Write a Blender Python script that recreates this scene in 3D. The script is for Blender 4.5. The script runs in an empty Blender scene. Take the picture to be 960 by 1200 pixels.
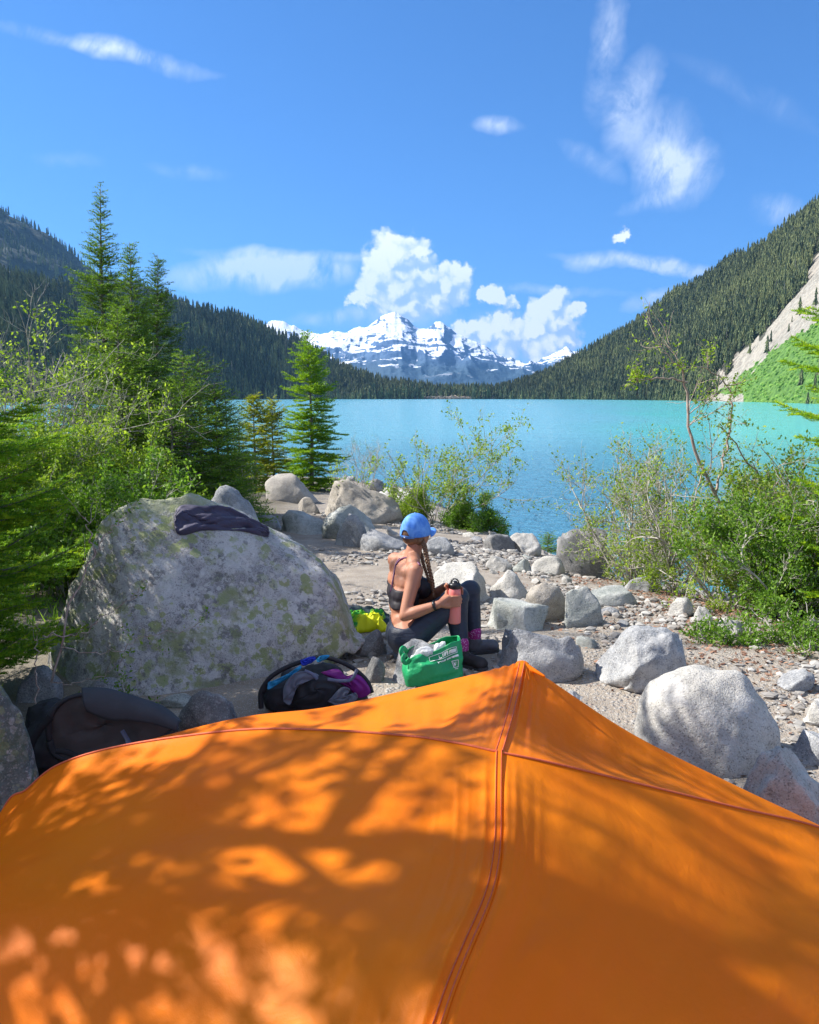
import bpy, math, random
import numpy as np
from mathutils import Vector, Matrix
from mathutils.bvhtree import BVHTree
R = math.radians
random.seed(7)
SC = bpy.context.scene
COL = SC.collection
rs = np.random.RandomState

# ---------------------------------------------------------------- camera geometry
F = 920.0; PITCH = R(8.35); CAM = np.array([0.0, 0.0, 2.9])
CP, SP = math.cos(PITCH), math.sin(PITCH)
FW = np.array([0, CP, -SP]); UP = np.array([0, SP, CP]); RT = np.array([1.0, 0, 0])
def ray(px, py):
    return FW + RT*(px-480)/F - UP*(py-600)/F
def P(px, py, d):                      # pixel + depth along the view axis
    return CAM + ray(px, py)*d
def PY(px, py, Y):                     # pixel + distance along +Y
    r = ray(px, py); return CAM + r*(Y/r[1])
def proj(p):
    q = np.asarray(p) - CAM
    d = q@FW
    d = np.where(np.abs(d) < 1e-6, 1e-6, d)
    return 480 + F*(q@RT)/d, 600 - F*(q@UP)/d

# ---------------------------------------------------------------- noise
def _hash(ix, iy, iz, seed):
    h = (ix*374761393 + iy*668265263 + iz*2147483647 + seed*1274126177) & 0xffffffff
    h = ((h ^ (h >> 13))*1274126177) & 0xffffffff
    h = ((h ^ (h >> 15))*2246822519) & 0xffffffff
    return ((h ^ (h >> 16)) & 0xffff)/32767.5 - 1.0
def noise3(p, seed=0):
    p = np.asarray(p, dtype=np.float64)
    i = np.floor(p).astype(np.int64); f = p - i
    u = f*f*f*(f*(f*6-15)+10)
    out = 0
    for dx in (0, 1):
        wx = u[:, 0] if dx else 1-u[:, 0]
        for dy in (0, 1):
            wy = u[:, 1] if dy else 1-u[:, 1]
            for dz in (0, 1):
                wz = u[:, 2] if dz else 1-u[:, 2]
                out = out + wx*wy*wz*_hash(i[:, 0]+dx, i[:, 1]+dy, i[:, 2]+dz, seed)
    return out
def fbm(p, octs=4, seed=0, gain=.5, lac=2.03):
    a = 1.0; s = 0; q = np.asarray(p, dtype=np.float64)
    for o in range(octs):
        s = s + a*noise3(q, seed+o*17); q = q*lac + 13.7; a *= gain
    return s
def ridged(p, octs=5, seed=0, gain=.5):
    a = 1.0; s = 0; q = np.asarray(p, dtype=np.float64)
    for o in range(octs):
        s = s + a*(1-np.abs(noise3(q, seed+o*17))*2); q = q*2.07 + 7.1; a *= gain
    return s

# ---------------------------------------------------------------- objects
def tag(o, label=None, cat=None, group=None, kind=None):
    if label: o['label'] = label
    if cat: o['category'] = cat
    if group: o['group'] = group
    if kind: o['kind'] = kind
    return o
def empty(name, loc, label, cat, group=None):
    o = bpy.data.objects.new(name, None); COL.objects.link(o)
    o.location = Vector([float(v) for v in loc]); o.empty_display_size = .1
    return tag(o, label, cat, group)

class MB:
    """collects triangles/quads and builds ONE mesh object"""
    def __init__(s): s.v = []; s.f3 = []; s.m3 = []; s.f4 = []; s.m4 = []; s.t = []; s.n = 0
    def add(s, v, f, mat=0, tint=None):
        v = np.asarray(v, dtype=np.float64).reshape(-1, 3); f = np.asarray(f, dtype=np.int64)
        if f.shape[1] == 3: s.f3.append(f+s.n); s.m3.append(np.full(len(f), mat))
        else: s.f4.append(f+s.n); s.m4.append(np.full(len(f), mat))
        s.v.append(v); s.n += len(v)
        s.t.append(np.full(len(v), .5) if tint is None else np.broadcast_to(np.asarray(tint, dtype=float), (len(v),)))
        return s
    def build(s, name, mats, parent=None, smooth=True, origin=None, link=True):
        v = np.concatenate(s.v)
        if origin is None and parent is not None: origin = np.array(parent.location)
        if origin is not None: v = v - np.asarray(origin, dtype=float)
        me = bpy.data.meshes.new(name)
        f3 = np.concatenate(s.f3) if s.f3 else np.zeros((0, 3), int)
        f4 = np.concatenate(s.f4) if s.f4 else np.zeros((0, 4), int)
        me.vertices.add(len(v)); me.vertices.foreach_set('co', v.astype(np.float32).ravel())
        nl = len(f3)*3+len(f4)*4
        me.loops.add(nl); me.loops.foreach_set('vertex_index', np.concatenate([f3.ravel(), f4.ravel()]).astype(np.int32))
        me.polygons.add(len(f3)+len(f4))
        st = np.concatenate([np.arange(len(f3))*3, len(f3)*3+np.arange(len(f4))*4]).astype(np.int32)
        me.polygons.foreach_set('loop_start', st)
        mi = np.concatenate((s.m3 or [np.zeros(0)])+(s.m4 or [np.zeros(0)])).astype(np.int32)
        for m in (mats if isinstance(mats, (list, tuple)) else [mats]): me.materials.append(m)
        me.polygons.foreach_set('material_index', mi)
        me.polygons.foreach_set('use_smooth', np.full(len(mi), bool(smooth)))
        a = me.attributes.new('tint', 'FLOAT', 'POINT')
        a.data.foreach_set('value', np.concatenate(s.t).astype(np.float32))
        me.update(calc_edges=True); me.validate()
        o = bpy.data.objects.new(name, me)
        if link: COL.objects.link(o)
        if parent is not None: o.parent = parent
        elif origin is not None: o.location = Vector([float(x) for x in origin])
        return o

def tube(pts, rad, sides=6, cap=True):
    pts = np.asarray(pts, dtype=float); n = len(pts)
    rad = np.broadcast_to(np.asarray(rad, dtype=float), (n,))
    t = np.gradient(pts, axis=0); t /= np.linalg.norm(t, axis=1)[:, None]+1e-12
    ref = np.array([0, 0, 1.0]) if abs(t[0, 2]) < .8 else np.array([1.0, 0, 0])
    a = np.cross(t, ref); a /= np.linalg.norm(a, axis=1)[:, None]+1e-9
    b = np.cross(t, a)
    th = np.arange(sides)/sides*2*math.pi
    v = pts[:, None, :] + rad[:, None, None]*(np.cos(th)[None, :, None]*a[:, None, :] + np.sin(th)[None, :, None]*b[:, None, :])
    i = np.arange(n-1)[:, None]*sides; j = np.arange(sides)[None, :]; k = (j+1) % sides
    f = np.stack([i+j, i+k, i+sides+k, i+sides+j], -1).reshape(-1, 4)
    v = v.reshape(-1, 3)
    if cap:
        q = (n-1)*sides
        v = np.vstack([v, pts[:1], pts[-1:]])
        # caps as degenerate-free quads are avoided: use quads only when sides even
        f2 = []
        for m in range(0, sides-1, 2):
            f2.append([n*sides, (m+2) % sides, m+1, m]); f2.append([n*sides+1, q+m, q+m+1, q+(m+2) % sides])
        f = np.vstack([f, np.array(f2)])
    return v, f
def grid_faces(nu, nv):
    i = np.arange(nu-1)[:, None]*nv; j = np.arange(nv-1)[None, :]
    return np.stack([i+j, i+nv+j, i+nv+j+1, i+j+1], -1).reshape(-1, 4)

_ICO = {}
def ico(sub):
    if sub not in _ICO:
        import bmesh
        bm = bmesh.new(); bmesh.ops.create_icosphere(bm, subdivisions=sub, radius=1.0)
        v = np.array([x.co[:] for x in bm.verts]); f = np.array([[q.index for q in p.verts] for p in bm.faces]); bm.free()
        _ICO[sub] = (v/np.linalg.norm(v, axis=1)[:, None], f)
    return _ICO[sub]
def unit(v):
    v = np.asarray(v, dtype=float); return v/(np.linalg.norm(v)+1e-12)
def cr(pts, n):                                     # Catmull-Rom resample
    pts = np.asarray(pts, dtype=float); m = len(pts)
    p = np.vstack([2*pts[0]-pts[1], pts, 2*pts[-1]-pts[-2]])
    s = np.linspace(0, m-1, n); i = np.minimum(s.astype(int), m-2); f = (s-i)[:, None]
    a, b, c, d = p[i], p[i+1], p[i+2], p[i+3]
    return .5*((2*b)+(-a+c)*f+(2*a-5*b+4*c-d)*f**2+(-a+3*b-3*c+d)*f**3)

def remesh(parts, voxel, smooth_it=6, name='tmp'):
    """one continuous skin over overlapping solids -> verts, faces(quads)"""
    mb = MB()
    for v, f in parts: mb.add(v, f)
    o = mb.build(name, [], link=True)
    m = o.modifiers.new('r', 'REMESH'); m.mode = 'VOXEL'; m.voxel_size = voxel
    if smooth_it:
        s = o.modifiers.new('s', 'SMOOTH'); s.factor = .5; s.iterations = smooth_it
    dg = bpy.context.evaluated_depsgraph_get()
    ev = o.evaluated_get(dg); me = ev.to_mesh()
    v = np.zeros(len(me.vertices)*3, np.float32); me.vertices.foreach_get('co', v)
    f = np.array([list(p.vertices) for p in me.polygons if len(p.vertices) == 4])
    no = np.zeros(len(me.vertices)*3, np.float32); me.vertices.foreach_get('normal', no)
    ev.to_mesh_clear(); me0 = o.data
    bpy.data.objects.remove(o); bpy.data.meshes.remove(me0)
    return v.reshape(-1, 3).astype(float), f, no.reshape(-1, 3).astype(float)
def capsule(a, ra, b, rb, sub=2):
    a = np.asarray(a, float); b = np.asarray(b, float); L = np.linalg.norm(b-a)
    n = max(2, int(L/(min(ra, rb)*.22))+1); out = []
    v, f = ico(sub)
    for i in range(n):
        t = i/(n-1); out.append((v*(ra+(rb-ra)*t)+a+(b-a)*t, f))
    return out
def ell(c, r, rotz=0, axes=None, sub=3):
    v, f = ico(sub); v = v*np.asarray(r, float)
    if axes is not None: v = v@np.asarray(axes, float)      # rows = local axes in world
    elif rotz:
        c_, s_ = math.cos(rotz), math.sin(rotz)
        v = np.stack([v[:, 0]*c_-v[:, 1]*s_, v[:, 0]*s_+v[:, 1]*c_, v[:, 2]], 1)
    return [(v+np.asarray(c, float), f)]

# ---------------------------------------------------------------- shader helpers
class G:
    """tiny wrapper: math on node sockets"""
    nt = None
    def __init__(s, k): s.k = k
    @staticmethod
    def m(op, *a, clamp=False):
        n = G.nt.nodes.new('ShaderNodeMath'); n.operation = op; n.use_clamp = clamp
        for i, x in enumerate(a):
            if isinstance(x, G): G.nt.links.new(x.k, n.inputs[i])
            else: n.inputs[i].default_value = float(x)
        return G(n.outputs[0])
    def __add__(s, o): return G.m('ADD', s, o)
    __radd__ = __add__
    def __sub__(s, o): return G.m('SUBTRACT', s, o)
    def __rsub__(s, o): return G.m('SUBTRACT', o, s)
    def __mul__(s, o): return G.m('MULTIPLY', s, o)
    __rmul__ = __mul__
    def __truediv__(s, o): return G.m('DIVIDE', s, o)
def gmax(a, b): return G.m('MAXIMUM', a, b)
def gmin(a, b): return G.m('MINIMUM', a, b)
def gclamp(a): return G.m('ADD', a, 0, clamp=True)
def gstep(x, a, b):
    n = G.nt.nodes.new('ShaderNodeMapRange'); n.interpolation_type = 'SMOOTHSTEP'
    n.inputs['From Min'].default_value = a; n.inputs['From Max'].default_value = b
    G.nt.links.new(x.k, n.inputs['Value']); return G(n.outputs['Result'])
def gmix(f, a, b):
    n = G.nt.nodes.new('ShaderNodeMix'); n.data_type = 'RGBA'
    for key, x in ((0, f), (6, a), (7, b)):
        if isinstance(x, G): G.nt.links.new(x.k, n.inputs[key])
        elif key == 0: n.inputs[0].default_value = float(x)
        else: n.inputs[key].default_value = (*x, 1) if len(x) == 3 else x
    return G(n.outputs[2])
def gnoise(vec, scale, detail=4, rough=.55, dist=0.0, out='Fac', dim='3D'):
    n = G.nt.nodes.new('ShaderNodeTexNoise'); n.noise_dimensions = dim
    n.inputs['Scale'].default_value = scale; n.inputs['Detail'].default_value = detail
    n.inputs['Roughness'].default_value = rough; n.inputs['Distortion'].default_value = dist
    if vec is not None: G.nt.links.new(vec.k, n.inputs['Vector'])
    return G(n.outputs[out])
def gvor(vec, scale, feature='F1', rand=1.0, out='Distance', dim='3D'):
    n = G.nt.nodes.new('ShaderNodeTexVoronoi'); n.voronoi_dimensions = dim; n.feature = feature
    n.inputs['Scale'].default_value = scale; n.inputs['Randomness'].default_value = rand
    if vec is not None: G.nt.links.new(vec.k, n.inputs['Vector'])
    return G(n.outputs[out])
def gcombine(x, y, z):
    n = G.nt.nodes.new('ShaderNodeCombineXYZ')
    for i, q in enumerate((x, y, z)):
        if isinstance(q, G): G.nt.links.new(q.k, n.inputs[i])
        else: n.inputs[i].default_value = float(q)
    return G(n.outputs[0])
def gsep(v):
    n = G.nt.nodes.new('ShaderNodeSeparateXYZ'); G.nt.links.new(v.k, n.inputs[0])
    return [G(n.outputs[i]) for i in range(3)]
def gvec(op, a, b):
    n = G.nt.nodes.new('ShaderNodeVectorMath'); n.operation = op
    for i, q in enumerate((a, b)):
        if isinstance(q, G): G.nt.links.new(q.k, n.inputs[i])
        else: n.inputs[i].default_value = q
    return G(n.outputs[0])
def gvec2(op, a, b=None):
    n = G.nt.nodes.new('ShaderNodeVectorMath'); n.operation = op; G.nt.links.new(a.k, n.inputs[0])
    if b is not None: n.inputs[1].default_value = b
    return G(n.outputs['Value'])
def gcoord(kind='Object'):
    return G(G.nt.nodes.new('ShaderNodeTexCoord').outputs[kind])
def gpos(): return G(G.nt.nodes.new('ShaderNodeNewGeometry').outputs['Position'])
def gattr(name='tint'):
    n = G.nt.nodes.new('ShaderNodeAttribute'); n.attribute_name = name; return G(n.outputs['Fac'])
def grand(): return G(G.nt.nodes.new('ShaderNodeObjectInfo').outputs['Random'])
def gbump(h, strength=.5, dist=.01):
    n = G.nt.nodes.new('ShaderNodeBump'); n.inputs['Strength'].default_value = strength
    n.inputs['Distance'].default_value = dist; G.nt.links.new(h.k, n.inputs['Height']); return G(n.outputs[0])
def newmat(name):
    m = bpy.data.materials.new(name); m.use_nodes = True; G.nt = m.node_tree
    for n in list(G.nt.nodes): G.nt.nodes.remove(n)
    return m
def setp(n, key, v):
    if isinstance(v, G): G.nt.links.new(v.k, n.inputs[key])
    elif isinstance(v, (tuple, list)): n.inputs[key].default_value = (*v, 1) if len(v) == 3 else v
    else: n.inputs[key].default_value = v
def surf(color, rough=.8, normal=None, trans=None, tcol=None, **kw):
    """finish the current material; trans = share of translucent light"""
    nt = G.nt; b = nt.nodes.new('ShaderNodeBsdfPrincipled')
    setp(b, 'Base Color', color); setp(b, 'Roughness', rough)
    if normal is not None: setp(b, 'Normal', normal)
    for k, v in kw.items(): setp(b, k.replace('_', ' '), v)
    out = nt.nodes.new('ShaderNodeOutputMaterial'); s = b.outputs[0]
    if trans:
        t = nt.nodes.new('ShaderNodeBsdfTranslucent'); setp(t, 'Color', tcol if tcol is not None else color)
        mx = nt.nodes.new('ShaderNodeMixShader'); mx.inputs[0].default_value = trans
        nt.links.new(s, mx.inputs[1]); nt.links.new(t.outputs[0], mx.inputs[2]); s = mx.outputs[0]
    nt.links.new(s, out.inputs['Surface'])
def plain(name, col, rough=.7, var=.12, scale=30, bump=0, trans=None, **kw):
    m = newmat(name); c = gcoord(); n = gnoise(c, scale, 4)
    d = tuple(x*(1-var) for x in col); e = tuple(min(1, x*(1+var)) for x in col)
    surf(gmix(gstep(n, .3, .7), d, e), rough, gbump(gnoise(c, scale*4, 5), bump, .004) if bump else None, trans, **kw)
    return m
# ---------------------------------------------------------------- camera
cd = bpy.data.cameras.new('camera'); cam = bpy.data.objects.new('camera', cd); COL.objects.link(cam)
cam.location = Vector(CAM); cam.rotation_euler = (math.pi/2-PITCH, 0, 0)
cd.sensor_fit = 'HORIZONTAL'; cd.sensor_width = 36; cd.lens = 36*F/960
cd.clip_start = .05; cd.clip_end = 60000
SC.camera = cam
SC.view_settings.view_transform = 'Standard'; SC.view_settings.look = 'None'
SC.view_settings.exposure = 1.22; SC.view_settings.gamma = 1.0
# ---------------------------------------------------------------- sun
SUN_AZ = 79.0; SUN_EL = 42.0          # azimuth measured to the left of +Y
sd = np.array([-math.sin(R(SUN_AZ))*math.cos(R(SUN_EL)), math.cos(R(SUN_AZ))*math.cos(R(SUN_EL)), math.sin(R(SUN_EL))])
ld = bpy.data.lights.new('sun', 'SUN'); ld.energy = 4.7; ld.angle = R(.45); ld.color = (1, .955, .88)
sun = bpy.data.objects.new('sun', ld); COL.objects.link(sun)
sun.rotation_euler = Vector(sd).to_track_quat('Z', 'Y').to_euler(); sun.location = (-20, 15, 30)
# ---------------------------------------------------------------- world: sky with clouds at infinity
w = bpy.data.worlds.new('World'); SC.world = w; w.use_nodes = True; nt = w.node_tree
for n in list(nt.nodes): nt.nodes.remove(n)
G.nt = nt
sky = nt.nodes.new('ShaderNodeTexSky'); sky.sky_type = 'NISHITA'; sky.sun_disc = False
sky.sun_elevation = R(SUN_EL); sky.sun_rotation = R(-SUN_AZ); sky.altitude = 1200
sky.air_density = 1.0; sky.dust_density = .15; sky.ozone_density = 3.2
skyc = G(sky.outputs[0])
dirv = gcoord('Generated')
dx, dy, dz = gsep(dirv)
yy = gmax(dy, .05)
U = dx/yy; W = dz/yy
def uw(px, py):
    r = ray(px, py); return r[0]/r[1], r[2]/r[1]
CUM = [(463,297,26),(446,312,24),(438,334,22),(425,350,15),(470,330,34),(497,322,20),(487,297,14),(520,332,22),(541,320,14),(536,343,16),(505,350,24),(455,352,22),(415,352,10),
       (640,362,20),(655,375,24),(648,352,15),(625,392,24),(600,396,26),(585,380,15),(565,392,18),(660,395,20),(675,360,8),(585,350,11),(573,348,8),(600,354,8),(545,388,12),(640,405,30),(480,358,20),(729,279,9)]
nzA = gnoise(gcombine(U, W, 0), 26, 5, .62, dim='2D') - .5
nzB = gnoise(gcombine(U + 3, W + 5, 0), 26, 4, .62, dim='2D') - .5
nzC = gvor(gcombine(U + nzA*.02, W + nzB*.02, 0), 75, dim='2D')
def blobs(u, w_):
    v = gcombine(u, w_, 0); d = None
    for (px, py, r) in CUM:
        a_, b_ = uw(px, py)
        q = gvec2('DISTANCE', v, (a_, b_, 0))*(F/(r*1.12))
        d = q if d is None else gmin(d, q)
    return 1 - d
def cshape(du, dw):
    return blobs(U + nzA*.045 + du, W + nzB*.045 + dw) + (.42-nzC)*.32
d0 = cshape(0, 0); d1 = blobs(U + nzA*.06 - .014, W + nzB*.06 + .014)
alpha = gstep(d0, -.10, .32)
lit = gstep(d0 - d1 + (.4-nzC)*.5 + nzA*.5, -.42, .42)
cumcol = gmix(lit, (.40, .52, .76), (1.0, .985, .97))
# smooth and wispy clouds: (px, py, rx, ry, angle deg, strength)
WSP = [(300,318,100,20,-3,1.3),(345,322,60,15,4,.9),(745,306,80,8,5,.95),(690,309,24,9,0,.8),(790,310,45,9,6,.7),(770,348,36,8,-25,.6),(912,246,26,14,15,.55),
       (790,205,44,34,-20,.8),(775,170,34,44,20,.62),(740,125,22,60,22,.62),(712,60,20,70,8,.5),(765,238,40,9,-18,.55),(690,190,40,10,30,.3),(580,147,28,10,5,.7),(125,56,44,12,10,.75),(190,72,60,9,12,.35),(60,45,60,8,12,.25),
       (350,300,120,6,3,.4),(400,370,70,7,-3,.4),(600,340,150,6,2,.35),(220,200,40,7,5,.2),(80,190,40,7,5,.15),(880,110,90,12,25,.12),(480,372,120,12,0,.35)]
v2 = gcombine(U, W, 0)
q1 = gnoise(v2, 9, 4, .6, dim='2D') - .5; q2 = gnoise(gvec('ADD', v2, (9, 2, 4)), 9, 4, .6, dim='2D') - .5
dens = None
vv = gcombine(U + q1*.05, W + q2*.03, 0)
for (px, py, rx, ry, ang, st) in WSP:
    a, b = uw(px, py)
    n = nt.nodes.new('ShaderNodeMapping'); n.vector_type = 'TEXTURE'; nt.links.new(vv.k, n.inputs[0])
    n.inputs['Location'].default_value = (a, b, 0); n.inputs['Rotation'].default_value = (0, 0, R(-ang)); n.inputs['Scale'].default_value = (rx*1.25/F, ry*1.25/F, 1)
    q = gmax(G.m('MULTIPLY_ADD', gvec2('LENGTH', G(n.outputs[0])), -st*1.1, st*1.1), 0)
    dens = q if dens is None else dens + q
streak = gnoise(gcombine(U*9 - W*3, W*5 + U*2, 2.0), 1.6, 8, .70, .35, dim='2D')
dens = gclamp(dens*gstep(streak, .25, .72)*1.5)*.85
# thin veil in other directions
m1 = gmix(dens, gvec('MULTIPLY', skyc, (.28, .57, .90)), (5.8, 6.2, 6.8))
# added fill light, unseen: white brightness overhead and behind the camera lifts the shade
added_fill = gclamp(gmax(gstep(dz, .62, .85), gstep(dy, -.05, -.45)*gstep(dz, -.02, .12)))*gstep(gnoise(gcombine(dx*2, dy*2, 1), 1.5, 5, .6, dim='2D'), .25, .6)*.36
m1 = gmix(added_fill, m1, (8.6, 8.4, 8.0))
cumb = gvec('MULTIPLY', cumcol, (7.9, 7.95, 8.1))
front = gstep(dy, .02, .1)
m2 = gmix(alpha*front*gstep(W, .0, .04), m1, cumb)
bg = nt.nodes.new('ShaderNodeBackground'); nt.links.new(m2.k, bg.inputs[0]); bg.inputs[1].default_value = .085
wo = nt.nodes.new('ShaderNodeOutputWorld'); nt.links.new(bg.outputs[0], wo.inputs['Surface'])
w.cycles.sampling_method = 'MANUAL'; w.cycles.sample_map_resolution = 512
cy = SC.cycles
cy.use_denoising = True; cy.max_bounces = 6; cy.diffuse_bounces = 3; cy.glossy_bounces = 2
cy.transmission_bounces = 4; cy.transparent_max_bounces = 8; cy.volume_bounces = 0
cy.caustics_reflective = False; cy.caustics_refractive = False; cy.sample_clamp_indirect = 6
# ================================================================ materials
def granite(name, base, dark, speck=.35, lichen=0.0, moss=0.0, stain=.5, lich_col=(.29,.31,.13), white=0.0):
    m = newmat(name); c = gcoord(); r = grand()
    big = gnoise(c, 3.2, 5, .6); mid = gnoise(c, 14, 5, .65); fine = gnoise(c, 150, 3, .7)
    spk = gvor(c, 190, out='Color'); sp = gsep(spk)[0]
    col = gmix(gstep(big*.6 + mid*.4, .36, .62), dark, base)
    col = gmix(gstep(sp, .72, .95)*speck, col, (.05, .05, .055))
    col = gmix(gstep(gsep(spk)[1], .75, .98)*speck*.8, col, (.62, .60, .57))
    st = gstep(gnoise(c, 6, 6, .7), .54, .66)
    col = gmix(st*stain*.6, col, tuple(x*.45 for x in dark))
    if white:
        col = gmix(gstep(gnoise(gvec('ADD', c, (4, 4, 4)), 4.5, 7, .7), .5, .58)*white, col, (.60, .585, .56))
    if lichen:
        wob = gvec('ADD', c, gvec('MULTIPLY', gnoise(c, 22, 3, out='Color'), (.03, .03, .03)))
        for k, (sc, th, cc) in enumerate(((9, .34, lich_col), (19, .33, (.34, .37, .16)), (17, .30, (.13, .125, .125)), (46, .26, (.07, .07, .075)), (24, .36, (.52, .50, .46)), (11, .36, (.26, .30, .12)))):
            sh = gvec('ADD', wob, (k*3.1, k*1.7, k*5.3))
            dd = gvor(sh, sc); sel = gsep(gvor(sh, sc, out='Color'))[0]
            zone = gstep(gnoise(gvec('ADD', c, (k*7., 2., 1.)), 2.3, 4), .40, .54)
            ring = gstep(dd + gnoise(c, 60, 4, .7)*.62 - .31, th+.05, th-.03)
            col = gmix(ring*gstep(sel, .22 if cc[1] > .2 else .55, .28 if cc[1] > .2 else .6)*zone*lichen*(.85 if cc[1] > .2 else .6), col, cc)
        col = gmix(gstep(gnoise(gvec('ADD', c, (5, 5, 1)), 9, 8, .78), .55, .60)*.75, col, (.13, .125, .13)); col = gmix(gstep(gnoise(gvec('ADD', c, (1, 7, 4)), 7, 8, .75), .56, .61)*.7, col, (.62, .60, .57))
        zone = gstep(gnoise(gvec('ADD', c, (1.5, .2, 3.3)), 2.0, 7, .7), .54, .62)
        col = gmix(zone*lichen*.7, col, (.25, .28, .13))
    if moss:
        col = gmix(gstep(gnoise(c, 8, 7, .75), .47, .6)*moss, col, (.07, .10, .05))
    val = gvec('MULTIPLY', col, gcombine(r*.22+.89, r*.22+.89, r*.20+.90))
    h = mid*.6 + fine*.25 + big*.8 + gnoise(c, 48, 4, .7)*.45
    surf(val, .88, gbump(h, .8, .022)); return m
M = {}
M['pale'] = granite('pale granite', (.48,.455,.41), (.35,.335,.305), .5, stain=.35, white=.4)
M['grey'] = granite('grey granite', (.34,.345,.35), (.22,.225,.235), .5, white=.35)
M['tan'] = granite('tan granite', (.38,.34,.285), (.27,.24,.205), .4)
M['dark'] = granite('dark granite', (.20,.195,.19), (.12,.12,.12), .3, white=.25)
M['green'] = granite('greenish granite', (.40,.41,.37), (.24,.26,.24), .45, lichen=.0, white=.3)
M['boulder'] = granite('lichen covered granite', (.52,.50,.47), (.28,.265,.265), .5, lichen=1.0, white=.5)
M['moss'] = granite('mossy granite', (.16,.19,.17), (.09,.11,.10), .3, lichen=.5, moss=.6)

# ================================================================ ground
def shore(x):
    return np.interp(x, [-3000, -400, -120, -60, -30, -12, -6, -2.4, 0, 1.3, 1.9, 2.9, 5, 9, 20, 60, 150, 400, 3000],
                        [900, 300, 110, 50, 33, 30, 30, 28, 24, 19, 15.6, 12.0, 10.8, 10, 10.5, 22, 70, 260, 900])
def gz(x, y):
    x = np.asarray(x, float); y = np.asarray(y, float)
    S = shore(x)
    u = (y-4.8)/np.maximum(S-4.8, 1)
    land = np.where(u > 0, 1.28*(1-np.clip(u, 0, 1)**1.3), 1.28 + np.clip(-(y-1), 0, 60)*.035)
    under = -np.clip(y-S, 0, 60)*.16
    z = np.where(y > S, under, land)
    near = np.exp(-((x)**2+(y-4)**2)/900.)
    q = np.stack([np.ravel(x), np.ravel(y), np.zeros(x.size)], 1)
    n = fbm(q*.45, 3, 5).reshape(x.shape)*.035 + fbm(q*2.3, 3, 9).reshape(x.shape)*.016
    left = np.clip((-x-2.5)/6, 0, 1)*np.clip((y-3)/4, 0, 1)*.25
    return z + n*np.where(y > S, .6, 1) + left*(y < S)*np.clip((S-y)/4, 0, 1)
def hit(px, py):
    r = ray(px, py); t = 1.0; prev = t
    while t < 200:
        p = CAM+r*t
        if p[2] < float(gz(np.array([p[0]]), np.array([p[1]]))[0]): break
        prev = t; t *= 1.01
    for _ in range(12):
        m = (prev+t)/2; p = CAM+r*m
        if p[2] < float(gz(np.array([p[0]]), np.array([p[1]]))[0]): t = m
        else: prev = m
    return CAM+r*t
def G0(x, y): return float(gz(np.array([x]), np.array([y]))[0])
def axis(inner0, inner1, step, far0, far1):
    a = [inner0]; s = step
    while a[0] > far0: s *= 1.25; a.insert(0, a[0]-s)
    mid = list(np.arange(inner0+step, inner1, step)); b = [inner1]; s = step
    while b[-1] < far1: s *= 1.25; b.append(b[-1]+s)
    return np.array(a+mid+b)
gx = axis(-11, 11, .06, -9000, 9000); gy = axis(-1, 26, .06, -900, 12500)
X, Y = np.meshgrid(gx, gy, indexing='ij')
Z = gz(X, Y)
mb = MB(); mb.add(np.stack([X.ravel(), Y.ravel(), Z.ravel()], 1), grid_faces(len(gx), len(gy)))
m = newmat('gravel and silt'); c = gpos(); x_, y_, z_ = gsep(c)
v1 = gvor(c, 34, out='Color'); vd = gvor(c, 34); v3 = gvor(c, 95, out='Color'); vd3 = gvor(c, 95)
big = gnoise(c, .9, 5, .6); g1 = gsep(v1)[0]; g3 = gsep(v3)[0]
silt = gmix(gstep(gnoise(c, 5, 5), .35, .65), (.235,.19,.145), (.32,.27,.215))
peb = gmix(g1, (.24,.22,.20), (.42,.40,.37)); peb = gmix(gstep(gsep(v1)[1], .8, .9), peb, (.30,.22,.17))
p3 = gmix(g3, (.20,.185,.165), (.45,.43,.40))
cov = gstep(big + gnoise(c, 7, 4)*.35 - .17 + gstep(x_, -.6, 1.2)*.12 - .13, .38, .56)
col = gmix(gstep(vd3, .55, .2), silt, p3)
col = gmix(gstep(vd, .48, .3)*cov, col, peb)
dirt = gstep(gnoise(c, 1.3, 6, .65) + gstep(x_, 1.2, 3.2)*.13 - gstep(x_, -3, -1)*.08, .50, .62)
col = gmix(dirt*.55, col, (.15,.115,.085))
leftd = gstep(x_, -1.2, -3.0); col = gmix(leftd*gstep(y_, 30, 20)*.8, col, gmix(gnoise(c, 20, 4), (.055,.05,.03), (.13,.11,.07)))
col = gmix(gstep(z_, .12, .02), col, gvec('MULTIPLY', col, (.45,.5,.5)))
h = gstep(vd, .55, .1)*cov*.9 + gstep(vd3, .5, .1)*.35 + gnoise(c, 60, 4)*.3 + gnoise(c, 6, 3)*.8
surf(col, .9, gbump(h, .9, .012)); M['ground'] = m
ground = mb.build('ground', M['ground']); tag(ground, 'grey gravel and silt ground sloping down to the lake', kind='structure')

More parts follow.
